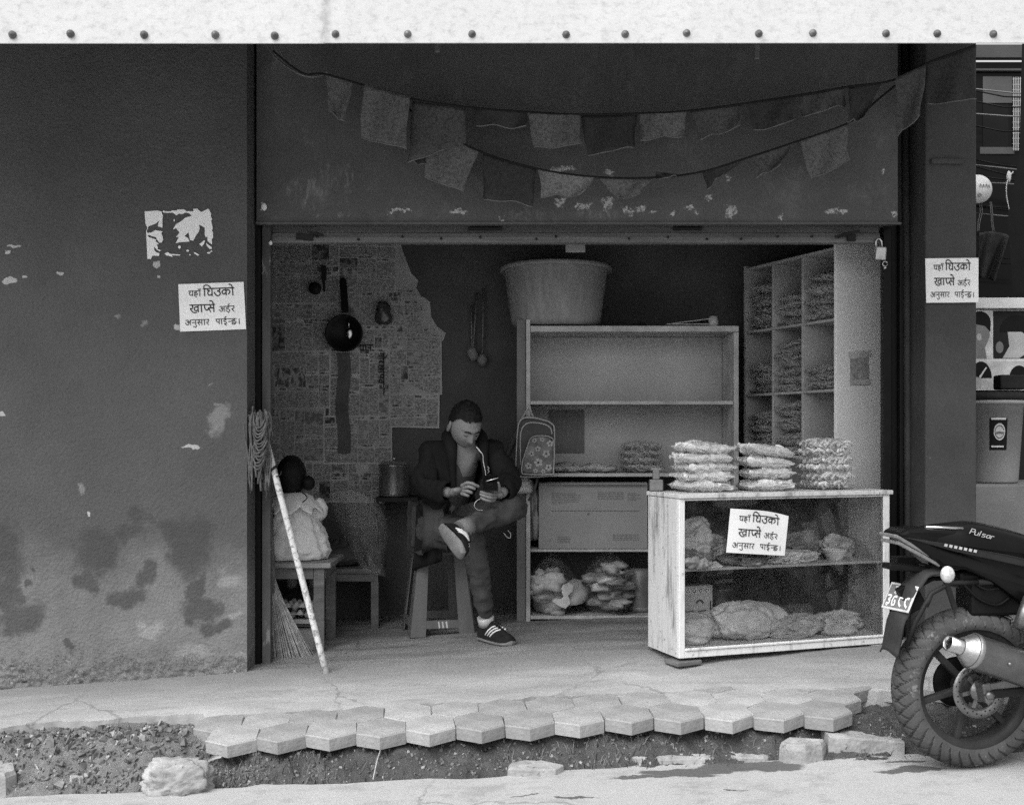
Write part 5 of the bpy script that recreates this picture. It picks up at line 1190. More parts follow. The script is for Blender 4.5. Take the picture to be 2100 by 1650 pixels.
# shoes: sole and upper lofted along the foot
def shoe(heel, fwd, up, label):
    F = frame(fwd, up); o_ = Vector(heel); tr2 = lambda x, y, z: o_ + F @ Vector((x, y, z))
    def half(t): return (.030 + .018 * math.sin(min(1, t * 1.1) * math.pi * .6)) * (math.sqrt(max(0, 1 - ((t - .82) / .18) ** 2)) if t > .82 else 1) * (math.sqrt(max(0, 1 - ((.1 - t) / .1) ** 2)) if t < .1 else 1) + .0005
    Lf = .262; so = MB()
    so.grid(lambda u, v: tr2(half(v) * math.cos(u * 2 * math.pi) * 1.06, Lf * v, .012 + .013 * math.sin(u * 2 * math.pi) + .014 * max(0, v - .72) ** 1.5 * 3), 16, 30, 0, True, True)
    up_ = MB()
    def top(t): return .085 - .012 * math.sin(t * 3) if t < .36 else .085 - (t - .36) / .64 * .058
    up_.grid(lambda u, v: tr2(half(v) * math.cos(u * math.pi) * (1 - .35 * math.sin(u * math.pi) ** 2), Lf * (.004 + v * .985), .022 + top(v) * math.sin(u * math.pi) * (1 if v > .06 else v / .06) * (1 if v < .94 else max(0, (1 - v) / .06)) + .006 * math.sin(v * 40) * math.sin(u * math.pi) * (.4 < v < .75) * .3), 18, 34, 0, True)
    s_ = obj('shoe', up_, M['shoe'], man, w=True, label=label); obj('sole', so, M['sole'], s_, w=True)
    for sg in (-1, 1):
        b = MB()
        for k in range(3):
            y0 = Lf * (.40 + .075 * k)
            b.tube([tr2(sg * (half((y0 + j * .018) / Lf) * math.cos(R(12 + j * 20)) * (1 - .35 * math.sin(R(12 + j * 20)) ** 2) + .003), y0 + j * .014, .024 + top((y0 + j * .014) / Lf) * math.sin(R(12 + j * 20)) + .002) for j in range(4)], .0042, 5)
        obj('side_stripes', b, M['white'], s_, w=True)
    b = MB()
    for k in range(4): y0 = Lf * (.44 + .06 * k); b.tube([tr2(-.018, y0, .026 + top(y0 / Lf)), tr2(0, y0 + .006, .033 + top(y0 / Lf)), tr2(.018, y0, .026 + top(y0 / Lf))], .003, 5)
    obj('laces', b, M['dark'], s_, w=True)
hR = PJ(984, 1291, 5.55); hR.z = zg(hR.x) + .002
shoe(hR, (.62, -.78, 0), (0, 0, 1), 'black shoe with three pale stripes planted on the floor')
shoe(PJ(899, 1083, 5.21), (.42, -.82, -.36), (.88, .44, .14), 'black shoe with three pale stripes on the crossed leg, its sole showing')
b = MB(); dvec = (anL - knL).normalized(); b.tube([anL - dvec * .045, anL + dvec * .02], [.045, .042], 16); obj('sock', b, M['sole'], man, w=True)
b = MB(); dvec = (anR - knR).normalized(); b.tube([anR - dvec * .01, anR + dvec * .035], [.042, .040], 16); obj('sock', b, M['bag1'], man, w=True)
ph_ = thing('phone', 'dark smartphone held in the seated man\'s hands', 'phone', q(1006, 990))
pR = frame((.0, -.75, -.38), (.25, -.35, .85)) @ Matrix.Rotation(R(16), 3, 'Y')
b = MB(); b.box(q(1006, 990, .0), (.070, .145, .008), pR.transposed().transposed()); obj('phone_body', b, M['black'], ph_, w=True, bevel=.003)
b = MB(); b.tube([q(996, 987, -.005), q(1022, 979, -.005)], .0035, 6); obj('metal_edge', b, mat('bright_metal_edge', .8, .2, metal=1), ph_, w=True)
ew = thing('earphone', 'thin pale earphone wire running down the seated man\'s jacket to his phone', 'earphone', q(996, 960))
b = MB(); b.tube(catmull([PJ(978, 917, 5.48), PJ(984, 925, 5.46), PJ(990, 932, 5.46), PJ(991, 945, 5.46), PJ(995, 965, 5.44), PJ(997, 985, 5.36), q(999, 990)], 6), .0014, 5); b.tube(catmull([q(985, 1022, -.02), q(976, 1028, -.03), q(973, 1038, -.02), q(980, 1045, 0), q(990, 1046, .02)], 6), .0013, 5); obj('wire', b, M['white'], ew, w=True)
b = MB(); b.tube([PJ(977, 916, 5.475), PJ(988, 929, 5.455)], .0028, 6); obj('stem', b, M['white'], ew, w=True)
b = MB(); b.tube(catmull([PJ(1033, 1092, 5.62), PJ(1040, 1101, 5.62), PJ(1046, 1102, 5.62), PJ(1047, 1094, 5.62), PJ(1041, 1087, 5.62)], 6), .0022, 5); solo('cable_loop', b, M['white'], 'small pale cable loop hanging below the crossed knee', 'cable')

# plastic stool under the man
sc0 = Vector((wx(898, 5.80), 5.80, zg(-.38))); stool = thing('plastic_stool', 'brown plastic stool with tapered legs under the seated man', 'stool', sc0, R(12))
M['stool'] = mat('brown_plastic', .13, .45, (4, .2), .12, (70, .15), streak=(3, 3, .5))
sh_ = .44
b = MB(); b.bx(-.135, .135, -.135, .135, sh_ - .03, sh_); obj('seat', b, M['stool'], stool, bevel=.014)
for sx_ in (-1, 1):
    for sy_ in (-1, 1):
        b = MB(); top_ = Vector((sx_ * .125, sy_ * .125, sh_ - .031)); bot = Vector((sx_ * .172, sy_ * .172, 0))
        def L_(t, a): c = top_ * (1 - t) + bot * t; return c
        w0, w1 = .06, .085
        for (dx, dy) in ((-sx_, 0), (0, -sy_)):
            vs = []
            for t, w_ in ((0, w0), (1, w1)):
                c = L_(t, 0); iv = Vector((-sx_ * .006 if dx == 0 else 0, -sy_ * .006 if dy == 0 else 0, 0)); vs += [c, c + Vector((dx * w_, dy * w_, 0)), c + Vector((dx * w_, dy * w_, 0)) + iv, c + iv]
            b.add(vs, [(0, 1, 5, 4), (1, 2, 6, 5), (2, 3, 7, 6), (3, 0, 4, 7), (3, 2, 1, 0), (4, 5, 6, 7)])
        obj('leg', b, M['stool'], stool)
for (ax, sg) in ((0, -1), (0, 1), (1, -1), (1, 1)):
    b = MB(); t0, t1 = .80, .90
    def cpt(t, s_, off): h = .125 + .047 * t; z = (sh_ - .031) * (1 - t); a = s_ * (h - .055); o2 = sg * (h - off); return Vector((a, o2, z)) if ax == 0 else Vector((o2, a, z))
    vs = [cpt(t, s_, off) for t in (t0, t1) for s_ in (-1, 1) for off in (.001, .007)]
    b.add(vs, [(0, 2, 6, 4), (1, 5, 7, 3), (0, 1, 3, 2), (4, 6, 7, 5), (0, 4, 5, 1), (2, 3, 7, 6)]); obj('cross_bar', b, M['stool'], stool)
b = MB()
for k in range(3): ribbon(b, [(k * 8, 0), (k * 8 + 2, 10)], 3, lambda x, y: sc0 * 0 + Vector((-.02 + x * .0025, -.166, .075 - y * .0035)))
obj('sticker', b, M['bag2'], stool)

# ------------------------------------------------------------------ the little girl with her back to the street
GD = 5.56; pg_ = lambda px, py, dd=0: P(px, py, GD + dd)
girl = thing('person', 'small girl in a pale frilled dress sitting on the table, back to the street', 'person', pg_(600, 1142))
gz = tz + .028
pelG = Vector((wx(600, GD), GD, gz + .085))
neckG, headG = pg_(598, 1013, .02), pg_(597, 978, .02)
JG = [(pelG, (.10, .085)), (pg_(603, 1075), (.085, .07)), (pg_(603, 1035), (.08, .06)), (neckG, .034), (headG, .04), (pg_(566, 1030, .0), .035), (pg_(552, 1070, .05), .028), (pg_(560, 1100, .15), .022), (pg_(640, 1030, .0), .035), (pg_(652, 1075, .06), .028), (pg_(640, 1100, .16), .022),
      (pelG + Vector((-.06, .12, -.01)), .055), (pelG + Vector((-.06, .25, -.03)), .045), (pelG + Vector((-.06, .27, -.28)), .032), (pelG + Vector((.06, .12, -.01)), .055), (pelG + Vector((.06, .25, -.03)), .045), (pelG + Vector((.06, .27, -.28)), .032)]
EG = [(0, 1), (1, 2), (2, 3), (3, 4), (2, 5), (5, 6), (6, 7), (2, 8), (8, 9), (9, 10), (0, 11), (11, 12), (12, 13), (0, 14), (14, 15), (15, 16)]
gb_ = skin_mb(JG, EG, 2); grot = frame((-.1, .95, -.30), (0, .25, 1)); merge(gb_, head_mb(headG, grot, .84)); obj('body', gb_, M['skin'], girl, w=True)
hfG = headshape(.86); hm = MB(); hm.ball(headG, 1, grot, 44, 40, 0, lambda p, d: hfG(p, d) * 1.04 + d * (.012 + .002 * nz(d * 18, 1)))
invG = grot.transposed()
def gk(c):
    l = invG @ (c - headG); return not (l.y > .045 and l.z < .05)
gh = keep(hm, gk)
b = MB(); b.ball(pg_(632, 990, -.01), (.034, .034, .038), None, 20, 14, 0, lambda p, d: p * (1 + .12 * nz(d * 5, 1))); merge(gh, b)
b = MB(); b.tube(catmull([pg_(618, 1008, -.10), pg_(628, 1016, -.115), pg_(629, 1022, -.118), pg_(620, 1030, -.112)], 6), .0028, 5); merge(gh, b)
gho = obj('hair', gh, mat('glossy_black_hair', .010, .35, (90, .4), .1, (160, .5), streak=(3, 3, .4)), girl, w=True)
N = NT('pale_dress_cloth'); col = N.m('MULTIPLY', .62, N.m('ADD', .85, N.m('MULTIPLY', N.noise(10, 4), .3))); M['dress'] = N.fin(col, .9, N.noise(150, 3), .2, .003, grain=.12)
# skirt and bodice: a lofted, wrinkled shell
def dressfn(u, v):
    a = u * 2 * math.pi; t = v                           # v 0 at the table, 1 at the shoulders
    prof = [(0, .165), (.12, .178), (.35, .165), (.6, .125), (.8, .105), (.93, .085), (1, .045)]
    for (t0, r0), (t1, r1) in zip(prof, prof[1:]):
        if t0 <= t <= t1: rr = r0 + (r1 - r0) * (t - t0) / (t1 - t0); break
    w_ = nz((math.cos(a) * 2.2, math.sin(a) * 2.2, t * 2.3), 1.1, 4); w2 = .5 - abs(nz((math.cos(a) * 2.4 + t, math.sin(a) * 2.4 - t, t * 3.0), 1.3, 9)) * 2
    w3 = .5 - abs(nz((math.cos(a) * 3.2 + t * 2, math.sin(a) * 3.2, t * 5.0), 1.5, 13)) * 2
    rr *= 1 + (.12 * w_ + .14 * w2 + .07 * w3) * (1 - t * .6)
    cx_ = wx(604, GD) + (wx(600, GD) - wx(604, GD)) * t
    return Vector((cx_ + rr * 1.0 * math.cos(a), GD + rr * .78 * math.sin(a), gz + .002 + (wz(1016, GD) - gz) * t))
b = MB(); b.grid(dressfn, 72, 50, 0, True, True); obj('dress', b, M['dress'], girl, w=True)
def frill(u, v):
    a = u * 2 * math.pi; fl = math.sin(a * 12 + .6 * math.sin(a * 3)) * .9 + .2 * math.sin(a * 29 + 1)
    rr = .036 + .108 * v; z = wz(1010, GD) - .085 * v ** 1.7 - .016 * v * v * fl
    return Vector((wx(602, GD) + rr * (1.08 + .12 * fl * v * v) * math.cos(a), GD + .01 + rr * (.98 + .14 * fl * v * v) * math.sin(a) - .006 * v, z))
b = MB(); b.grid(frill, 170, 12, 0, True, True); fo = obj('frill_collar', b, M['dress'], girl, w=True); fo.modifiers.new('thick', 'SOLIDIFY').thickness = .003
for sx_, x_ in ((1, 652), (-1, 556)):
    b = MB(); b.ball(pg_(x_, 1045, .03), (.05, .05, .06), None, 24, 16, 0, lambda p, d: p * (1 + .12 * nz(d * 3, 1, 3))); obj('sleeve', b, M['dress'], girl, w=True)
# ------------------------------------------------------------------ motorcycle, its rear wheel in the picture
BY = 3.87; RW = .281; bo = Vector((wx(1985, BY), BY, 0)); bo.z = zr(bo.x) + .003
bk = thing('motorcycle', 'black motorcycle parked on the road edge with its rear wheel and silencer showing', 'motorcycle', bo, R(8))
M['rubber'] = mat('dusty_tyre_rubber', .075, .8, (10, .4), .16, (90, .3), wear=(.60, .20, 9))
M['rim'] = mat('dark_alloy', .035, .45, (12, .3), .1, (60, .15)); M['paintb'] = mat('black_bodywork', .006, .26, (5, .3), .04, (20, .02), spec=.14)
M['steelb'] = mat('worn_steel', .2, .35, (16, .35), .12, (80, .2), metal=.85); M['frame'] = mat('black_frame', .02, .5, (9, .3), .1)
AX = Matrix.Rotation(R(90), 3, 'X')                      # lathe axis z -> across the bike
def wheel(xc, zc, wid, parent, nm='rear_wheel'):
    w_ = MB(); n1, n2 = 760, 30
    def tyre(u, v):
        a = u * 2 * math.pi; b_ = (v - .5) * 2           # -1..1 across the tyre
        th = b_ * R(118); y = wid / 2 * math.sin(th); rr = RW - .052 + .052 * math.cos(th) if abs(th) < R(90) else RW - .052 + .045 * math.cos(th)
        ab = abs(b_)
        if ab < .74:
            k = (u * 38 + ab * 1.9 + (.5 if b_ > 0 else 0)) % 1.0
            if k < .13 and ab > .05: rr -= .014
            k2 = (u * 38 + .45 - ab * 1.7) % 1.0
            if ab < .40 and k2 < .13: rr -= .012
        return Vector((xc + rr * math.cos(a), y, zc + rr * math.sin(a)))
    w_.grid(tyre, n1, n2, 0, True, True); t_ = obj(nm, MB(), M['frame'], parent) if False else obj(nm, w_, M['rubber'], parent)
    b = MB(); ri = RW - .072
    b.lathe([(ri - .022, -.036), (ri - .006, -.040), (ri + .004, -.046), (ri + .008, -.046), (ri + .008, .046), (ri + .004, .046), (ri - .006, .040), (ri - .022, .036), (ri - .026, .02), (ri - .026, -.02)], 64, (xc, 0, zc), AX, closed=True); obj('rim', b, M['rim'], t_)
    for k in range(6):
        a = R(15 + 60 * k); ca, sa = math.cos(a), math.sin(a); b = MB()
        b.beam((xc + .045 * ca, 0, zc + .045 * sa), (xc + (ri - .022) * ca, 0, zc + (ri - .022) * sa), .022, .03, (0, 1, 0)); obj('spoke', b, M['rim'], t_, bevel=.005)
    b = MB(); b.lathe([(0, -.05), (.03, -.05), (.05, -.03), (.05, .03), (.03, .05), (0, .05)], 24, (xc, 0, zc), AX); obj('hub', b, M['rim'], t_)
    return t_
wh = wheel(0, RW, .118, bk)
# brake disc (right side is -y), caliper, sprocket on the far side
b = MB(); cD = (0, -.068, RW)
b.lathe([(.062, -.002), (.096, -.002), (.096, .002), (.062, .002)], 48, cD, AX, closed=True)
for k in range(6):
    a = R(60 * k + 10); b.beam((.034 * math.cos(a), -.068, RW + .034 * math.sin(a)), (.066 * math.cos(a), -.068, RW + .066 * math.sin(a)), .014, .004, (0, 1, 0))
b.lathe([(0, .012), (.036, .012), (.036, -.002), (.0, -.002)], 20, cD, AX)
dsk = obj('brake_disc', b, M['steelb'], wh)
b = MB()
for k in range(30):
    a = R(12 * k); rr = .074 + .012 * (k % 3) / 2; b.lathe([(0, .0), (.003, .0)], 6, (rr * math.cos(a), -.0707, RW + rr * math.sin(a)), AX)
obj('drill_holes', b, M['black'], dsk)
b = MB(); b.box((.060, -.10, RW + .020), (.135, .05, .058), Matrix.Rotation(R(-12), 3, 'Y')); b.box((-.002, -.103, RW + .006), (.03, .055, .07), Matrix.Rotation(R(-12), 3, 'Y')); b.lathe([(0, .01), (.009, .01), (.009, 0), (0, 0)], 12, (.06, -.113, RW + .016), AX); b.lathe([(0, .02), (.012, .02), (.014, 0), (0, 0)], 12, (.035, -.085, RW + .055), AX)
obj('brake_caliper', b, M['steelb'], bk, bevel=.006)
b = MB(); b.lathe([(.0, -.006), (.085, -.006), (.09, 0), (.085, .006), (0, .006)], 40, (0, .078, RW), AX); obj('sprocket', b, M['black'], bk)
b = MB(); b.tube([(0, -.125, RW), (0, .125, RW)], .012, 10); b.beam((0, -.11, RW), (.50, -.10, RW + .03), .03, .05, (0, 1, 0)); b.beam((0, .11, RW), (.50, .10, RW + .03), .03, .05, (0, 1, 0)); obj('swingarm', b, M['frame'], bk, bevel=.006)
b = MB(); b.lathe([(0, .018), (.015, .018), (.017, 0), (0, 0)], 6, (.0, -.125, RW), AX); obj('axle_nut', b, M['steelb'], bk)
# shock absorber
def shock(y):
    s0, s1 = Vector((.135, y, RW + .075)), Vector((.265, y, RW + .335)); d = (s1 - s0); L_ = d.length; d.normalize(); a = d.orthogonal().normalized(); c = d.cross(a)
    b = MB(); b.tube([s0, s1], .012, 10); b.tube([s0 + d * .02, s0 + d * .03], .03, 14); b.tube([s1 - d * .05, s1], .026, 14); so = obj('shock_absorber', b, M['black'], bk)
    b = MB(); pts = [s0 + d * (.03 + (L_ - .085) * t / 120) + (a * math.cos(t * .5236) + c * math.sin(t * .5236)) * .028 for t in range(121)]
    b.tube(pts, .0065, 8); obj('spring', b, M['chrome'], so)
shock(-.115); shock(.115)
b = MB(); b.tube([(.115, -.12, .50), (.16, -.12, .605)], [.022, .024], 14); b.tube([(.16, -.12, .605), (.165, -.12, .62)], .02, 12); obj('oil_reservoir', b, M['steelb'], bk)
# silencer
m0, m1 = Vector((-.135, -.175, .458)), Vector((.50, -.15, .235)); md = (m1 - m0).normalized()
b = MB(); rt = Matrix.Rotation(0, 3, 'X'); zq = md; xq = zq.orthogonal().normalized(); yq = zq.cross(xq); MR = Matrix((xq, yq, zq)).transposed()
b.lathe([(.0585, .04), (.06, .06), (.06, .50), (.035, .58), (.02, .62)], 32, m0, MR); si = obj('silencer', b, mat('satin_grey_exhaust', .16, .34, (8, .3), .12, (60, .1), metal=.85), bk)
b = MB(); b.lathe([(.026, .004), (.032, .006), (.056, .040), (.0615, .046), (.0615, .058), (.0595, .060)], 32, m0, MR); obj('end_cap', b, mat('polished_end_cap', .36, .40, (12, .2), .08, metal=.9), si)
b = MB(); tp0 = m0 + xq * .0 - md * .034; b.lathe([(.024, -.045), (.027, -.045), (.027, .0), (.03, .006), (.02, .006), (.022, -.043)], 24, m0 - md * .0, MR, closed=True); obj('tail_pipe', b, M['chrome'], si)
b = MB(); b.lathe([(0, -.02), (.0215, -.02)], 20, m0, MR); obj('pipe_mouth', b, M['black'], si)
for t in (.155, .29):
    b = MB(); c = m0 + md * t; sd_ = Vector((0, -1, 0)); sd_ = (sd_ - md * sd_.dot(md)).normalized(); b.ball(c + sd_ * .061, .007); obj('bolt', b, M['steelb'], si)
b = MB(); b.tube([m1, (.80, -.12, .20), (1.0, -.08, .28)], .02, 12); obj('exhaust_pipe', b, M['steelb'], bk)
b = MB(); b.box((.13, 0, .60), (.30, .11, .13)); b.box((.02, 0, .66), (.16, .10, .06)); obj('battery_box', b, M['black'], bk, bevel=.012)
b = MB(); b.tube(catmull([(.02, -.115, RW + .035), (.05, -.13, RW + .11), (.12, -.12, RW + .16), (.22, -.11, RW + .18), (.34, -.10, RW + .26)], 6), .006, 8); obj('brake_hose', b, M['black'], bk)
b = MB(); b.tube(catmull([(-.06, -.058, .66), (.0, -.065, .60), (.07, -.062, .575), (.12, -.06, .60)], 6), .005, 6); b.tube(catmull([(-.02, -.05, .66), (.03, -.07, .63), (.10, -.06, .64)], 6), .004, 6); obj('wiring', b, M['black'], bk)
b = MB(); b.beam((.10, -.13, RW + .07), (.36, -.13, RW + .13), .016, .06, (0, 1, 0)); b.tube([(.30, -.135, RW + .12), (.30, -.24, RW + .12)], .014, 10); obj('footrest', b, M['frame'], bk, bevel=.004)
b = MB(); b.beam((.02, .095, RW + .10), (.46, .095, RW + .12), .02, .045, (0, 1, 0)); obj('chain_guard', b, M['black'], bk, bevel=.006)
# tail bodywork: side panels taper up to a point at the back
def panel(poly, y0, y1, name, m_, parent=bk, bev=.006):
    b = MB(); b.prism(poly, lambda u, v, t: Vector((u, t * (1 - .25 * max(0, min(1, (-.05 - u) / .25))) , v)), y0, y1); return obj(name, b, m_, parent, bevel=bev)
tail = [(-.295, .826), (-.26, .842), (-.19, .845), (.0, .832), (.14, .80), (.24, .765), (.40, .74), (.60, .72), (.60, .50), (.42, .48), (.30, .50), (.21, .545), (.04, .66), (-.06, .702), (-.14, .710), (-.15, .722)]
panel(tail, -.085, .085, 'tail_panel', M['paintb'], bev=.012)
swp = [(-.285, .818), (-.10, .79), (.10, .752), (.32, .70), (.60, .66), (.60, .64), (.32, .675), (.10, .722), (-.10, .766)]
panel(swp, -.092, -.084, 'side_crease', mat('grey_bodywork', .022, .3, (5, .3), .06), bev=.003)
for z_, off in ((0, 0), (.022, .014)):
    b = MB(); b.beam((-.298 + off * .4, -.058, .822 - z_ - .004), (-.155 + off, -.062, .738 - z_), .012, .012, (0, 1, 0)); b.beam((-.298 + off * .4, -.058, .822 - z_ - .004), (-.298 + off * .4, .058, .822 - z_ - .004), .012, .012, (0, 0, 1)); obj('tail_lamp', b, mat('pale_lamp_lens', .17, .2, (30, .4), .1) if z_ == 0 else bpy.data.materials['pale_lamp_lens'], bk, bevel=.003)
b = MB()                                                 # seat hump / grab rail cowl
def hump(u, v):
    x = -.19 + .40 * v; top = .845 + .02 * math.sin(min(1, v * 1.6) * math.pi * .55) - .075 * max(0, v - .45) ** 1.4 * 1.6; a = u * math.pi
    w_ = .095 * (1 - .35 * (1 - min(1, v * 3)))
    return Vector((x, -w_ * math.cos(a), .80 - .05 * v + (top - .80 + .05 * v) * math.sin(a) ** .6))
b.grid(hump, 20, 24); obj('seat_cowl', b, M['paintb'], bk)
b = MB(); b.tube([(-.19, -.055, .848), (-.12, -.062, .846), (-.06, -.07, .843)], .006, 8); obj('cowl_trim', b, M['chrome'], bk)
b = MB()
def seat(u, v):
    x = .18 + .52 * v; a = u * math.pi; w_ = .12; return Vector((x, -w_ * math.cos(a), .70 + (.09 - .03 * math.sin(v * 3)) * math.sin(a) ** .5))
b.grid(seat, 16, 16); obj('seat', b, M['black'], bk)
# lettering on the cowl: the model word as slanted strokes
LET = {'P': [[(0, 0), (0, 1)], [(0, 0), (.45, .05), (.5, .3), (.4, .5), (0, .55)]], 'u': [[(0, .35), (0, .8), (.2, 1), (.45, .85)], [(.45, .35), (.45, 1)]], 'l': [[(.05, 0), (.05, 1)]], 's': [[(.45, .42), (.1, .4), (.05, .6), (.4, .72), (.4, .95), (0, .98)]], 'a': [[(.42, .4), (.1, .42), (.02, .7), (.15, .98), (.4, .85)], [(.44, .38), (.44, 1)]], 'r': [[(0, .38), (0, 1)], [(0, .55), (.15, .4), (.35, .4)]]}
b = MB(); x_ = 0
for chx in 'Pulsar':
    for s in LET[chx]:
        def cv(a, c, x_=x_): s1 = (x_ + a - .35 * c) * .029 + .003; return Vector((-.045 + s1 * .93, -.0975, .846 - s1 * .24 - c * .019))
        s2 = smooth2(s); s2 = s2 if len(s2) > 2 else [s2[0], ((s2[0][0] + s2[1][0]) / 2, (s2[0][1] + s2[1][1]) / 2), s2[1]]
        ribbon(b, s2, .11, cv)
    x_ += .36 if chx == 'l' else .62
obj('lettering', b, mat('silver_lettering', .5, .3, metal=.4), bk)
b = MB(); r9 = random.Random(2)
for k in range(7): x0 = -.14 + .018 * k; b.add([(x0, -.0935, .787 - .2 * (x0 + .1)), (x0 + .011, -.0935, .784 - .2 * (x0 + .1)), (x0 + .008, -.0935, .775 - .2 * (x0 + .1)), (x0 - .003, -.0935, .778 - .2 * (x0 + .1))], [(0, 1, 2, 3)])
obj('decal', b, bpy.data.materials['silver_lettering'], bk)
# mudguard, plate, indicators, sub-frame
b = MB()
def guard(u, v):
    t = v; x = [.10, -.05, -.17, -.225, -.265, -.30]; z = [.70, .705, .685, .63, .53, .40]
    i = min(int(t * 5), 4); f = t * 5 - i; f2 = f * f * (3 - 2 * f)
    xx = x[i] + (x[i + 1] - x[i]) * f; zz_ = z[i] + (z[i + 1] - z[i]) * f2; a = (u - .5) * 2
    return Vector((xx + .012 * (1 - a * a) * -1, a * .062, zz_ + .02 * (1 - a * a)))
b.grid(guard, 10, 26); g_ = obj('mudguard', b, mat('dusty_black_plastic', .035, .6, (9, .4), .14), bk); g_.modifiers.new('t', 'SOLIDIFY').thickness = .005
b = MB(); b.tube([(.0, -.06, .655), (-.10, -.06, .655), (-.17, -.06, .62), (-.225, -.05, .52), (-.25, -.04, .44)], .009, 8); b.tube([(.0, .06, .655), (-.10, .06, .655), (-.17, .06, .62), (-.225, .05, .52)], .009, 8); b.tube([(.0, -.06, .655), (.20, -.06, .66)], .012, 8); b.tube([(-.17, -.06, .62), (-.19, -.06, .575)], .008, 8); obj('sub_frame', b, M['frame'], bk)
b = MB(); b.tube([(-.10, -.06, .70), (-.14, -.11, .70)], .008, 8); b.beam((-.12, -.062, .665), (-.085, -.062, .565), .016, .012, (0, 1, 0)); obj('bracket', b, M['frame'], bk)
b = MB(); b.ball((-.148, -.125, .693), (.024, .022, .029)); obj('indicator', b, mat('bright_lens', .55, .12, (60, .5), .05, spec=.8), bk)
b = MB(); b.tube([(-.09, .06, .70), (-.10, .18, .70)], .008, 8); b.box((-.13, .20, .70), (.09, .05, .04)); obj('indicator', b, M['black'], bk, bevel=.008)
b = MB(); b.box((-.20, 0, .700), (.22, .06, .022), Matrix.Rotation(R(6), 3, 'Y')); obj('tail_bracket', b, M['black'], bk, bevel=.006)
pf = Vector((-.255, 0, .60)); PRm = Matrix.Rotation(R(14), 3, 'Z') @ Matrix.Rotation(R(28), 3, 'Y') # faces back and down a little
npl = MB(); npl.box(pf, (.004, .135, .10), PRm); plo = obj('number_plate', npl, M['bag2'], bk, bevel=.003)
def plc(u, v, e=.003): return pf + PRm @ Vector((-e, -(u - .5) * .135, (.5 - v) * .10))
b = MB(); b.add([plc(.06, .08, .0025), plc(.94, .08, .0025), plc(.94, .92, .0025), plc(.06, .92, .0025)], [(0, 1, 2, 3)]); obj('plate_face', b, mat('dull_plate_face', .16, .5, (30, .3), .1), plo)
DG = {'३': [[(.1, .05), (.7, .05), (.8, .25), (.45, .42), (.8, .55), (.75, .85), (.3, .85), (.6, 1.05)]], '७': [[(.8, .1), (.3, .1), (.1, .5), (.3, .9), (.7, .85), (.6, .5), (.4, .55)]], '८': [[(.2, .05), (.25, .6), (.8, .95)], [(.2, .08), (.8, .08)]], 'p': [[(.15, 0), (.2, .5), (.7, .5)], [(.75, 0), (.75, 1)], [(0, 0), (1, 0)]]}
b = MB()
for row, v0, hv, us in (('३p७', .14, .26, (.24, .44, .64)), ('३७८८', .48, .38, (.08, .30, .52, .74))):
    for g, u0 in zip(row, us):
        for s in DG[g]:
            s2 = smooth2(s); s2 = s2 if len(s2) > 2 else [s2[0], ((s2[0][0] + s2[1][0]) / 2, (s2[0][1] + s2[1][1]) / 2), s2[1]]
            ribbon(b, s2, .22, lambda a, c, u0=u0, v0=v0, hv=hv: plc(u0 + a * .19, v0 + c * hv, .0045))
obj('plate_digits', b, M['white'], plo)
b = MB(); b.box((-.215, 0, .60), (.07, .03, .10), Matrix.Rotation(R(-28), 3, 'Y')); obj('plate_holder', b, M['black'], bk, bevel=.004)
# the rest of the bike beyond the picture edge, kept plain
b = MB(); b.ball((.90, 0, .78), (.27, .13, .13)); obj('fuel_tank', b, M['paintb'], bk)
b = MB(); b.bx(.52, .95, -.13, .13, .20, .55); b.bx(.72, .90, -.09, .09, .55, .66); obj('engine', b, M['rim'], bk, bevel=.03)
wheel(1.30, RW, .10, bk, 'front_wheel')
for y in (-.075, .075):
    b = MB(); b.tube([(1.30, y, RW), (1.08, y, .92)], .02, 12); obj('fork_leg', b, M['steelb'], bk)
b = MB(); b.tube([(.98, -.36, .98), (1.05, -.2, 1.0), (1.08, 0, .95), (1.05, .2, 1.0), (.98, .36, .98)], .012, 8); obj('handlebar', b, M['frame'], bk)
b = MB(); b.ball((1.16, 0, .84), (.09, .09, .11)); obj('headlamp', b, M['paintb'], bk)
b = MB(); b.tube([(.55, .11, .25), (.50, .20, .0 + .012)], .012, 8); obj('side_stand', b, M['frame'], bk)

# ------------------------------------------------------------------ stones along the gutter
def stone(c, r, seed, label, rot=0, amp=.25, flat=.7, rough=False):
    def fn(p, d):
        k = 1 + amp * nz(d * 1.6, 1, seed) + amp * .6 * nz(d * 3.6, 1, seed + 3) + amp * .35 * (.3 - abs(nz(d * 7, 1, seed + 5)))
        qn = max(abs(d.x), abs(d.y), abs(d.z)) ** .32; q = p * k / qn * .92; q = q + d * (.007 * nz(d * 9, 1, seed) + .006 * nz(d * 19, 1, seed) if rough else 0)
        if q.z > r[2] * flat: q.z = r[2] * flat + .25 * (q.z - r[2] * flat)
        return q
    b = MB(); b.ball(c, r, Matrix.Rotation(rot, 3, 'Z'), 80, 54, 0, fn)
    return solo('stone', b, M['stone'], label, 'stone', group='stones along the gutter')
def gp(px, py, d): return P(px, py, d)
def on_road(px, d, dz=0): x = wx(px, d); return Vector((x, d, zr(x) + dz))
stone(on_road(366, 3.93, .025), (.125, .075, .095), 3, 'rough pitted stone lying at the road edge at the left', R(5), .30, .8, True)
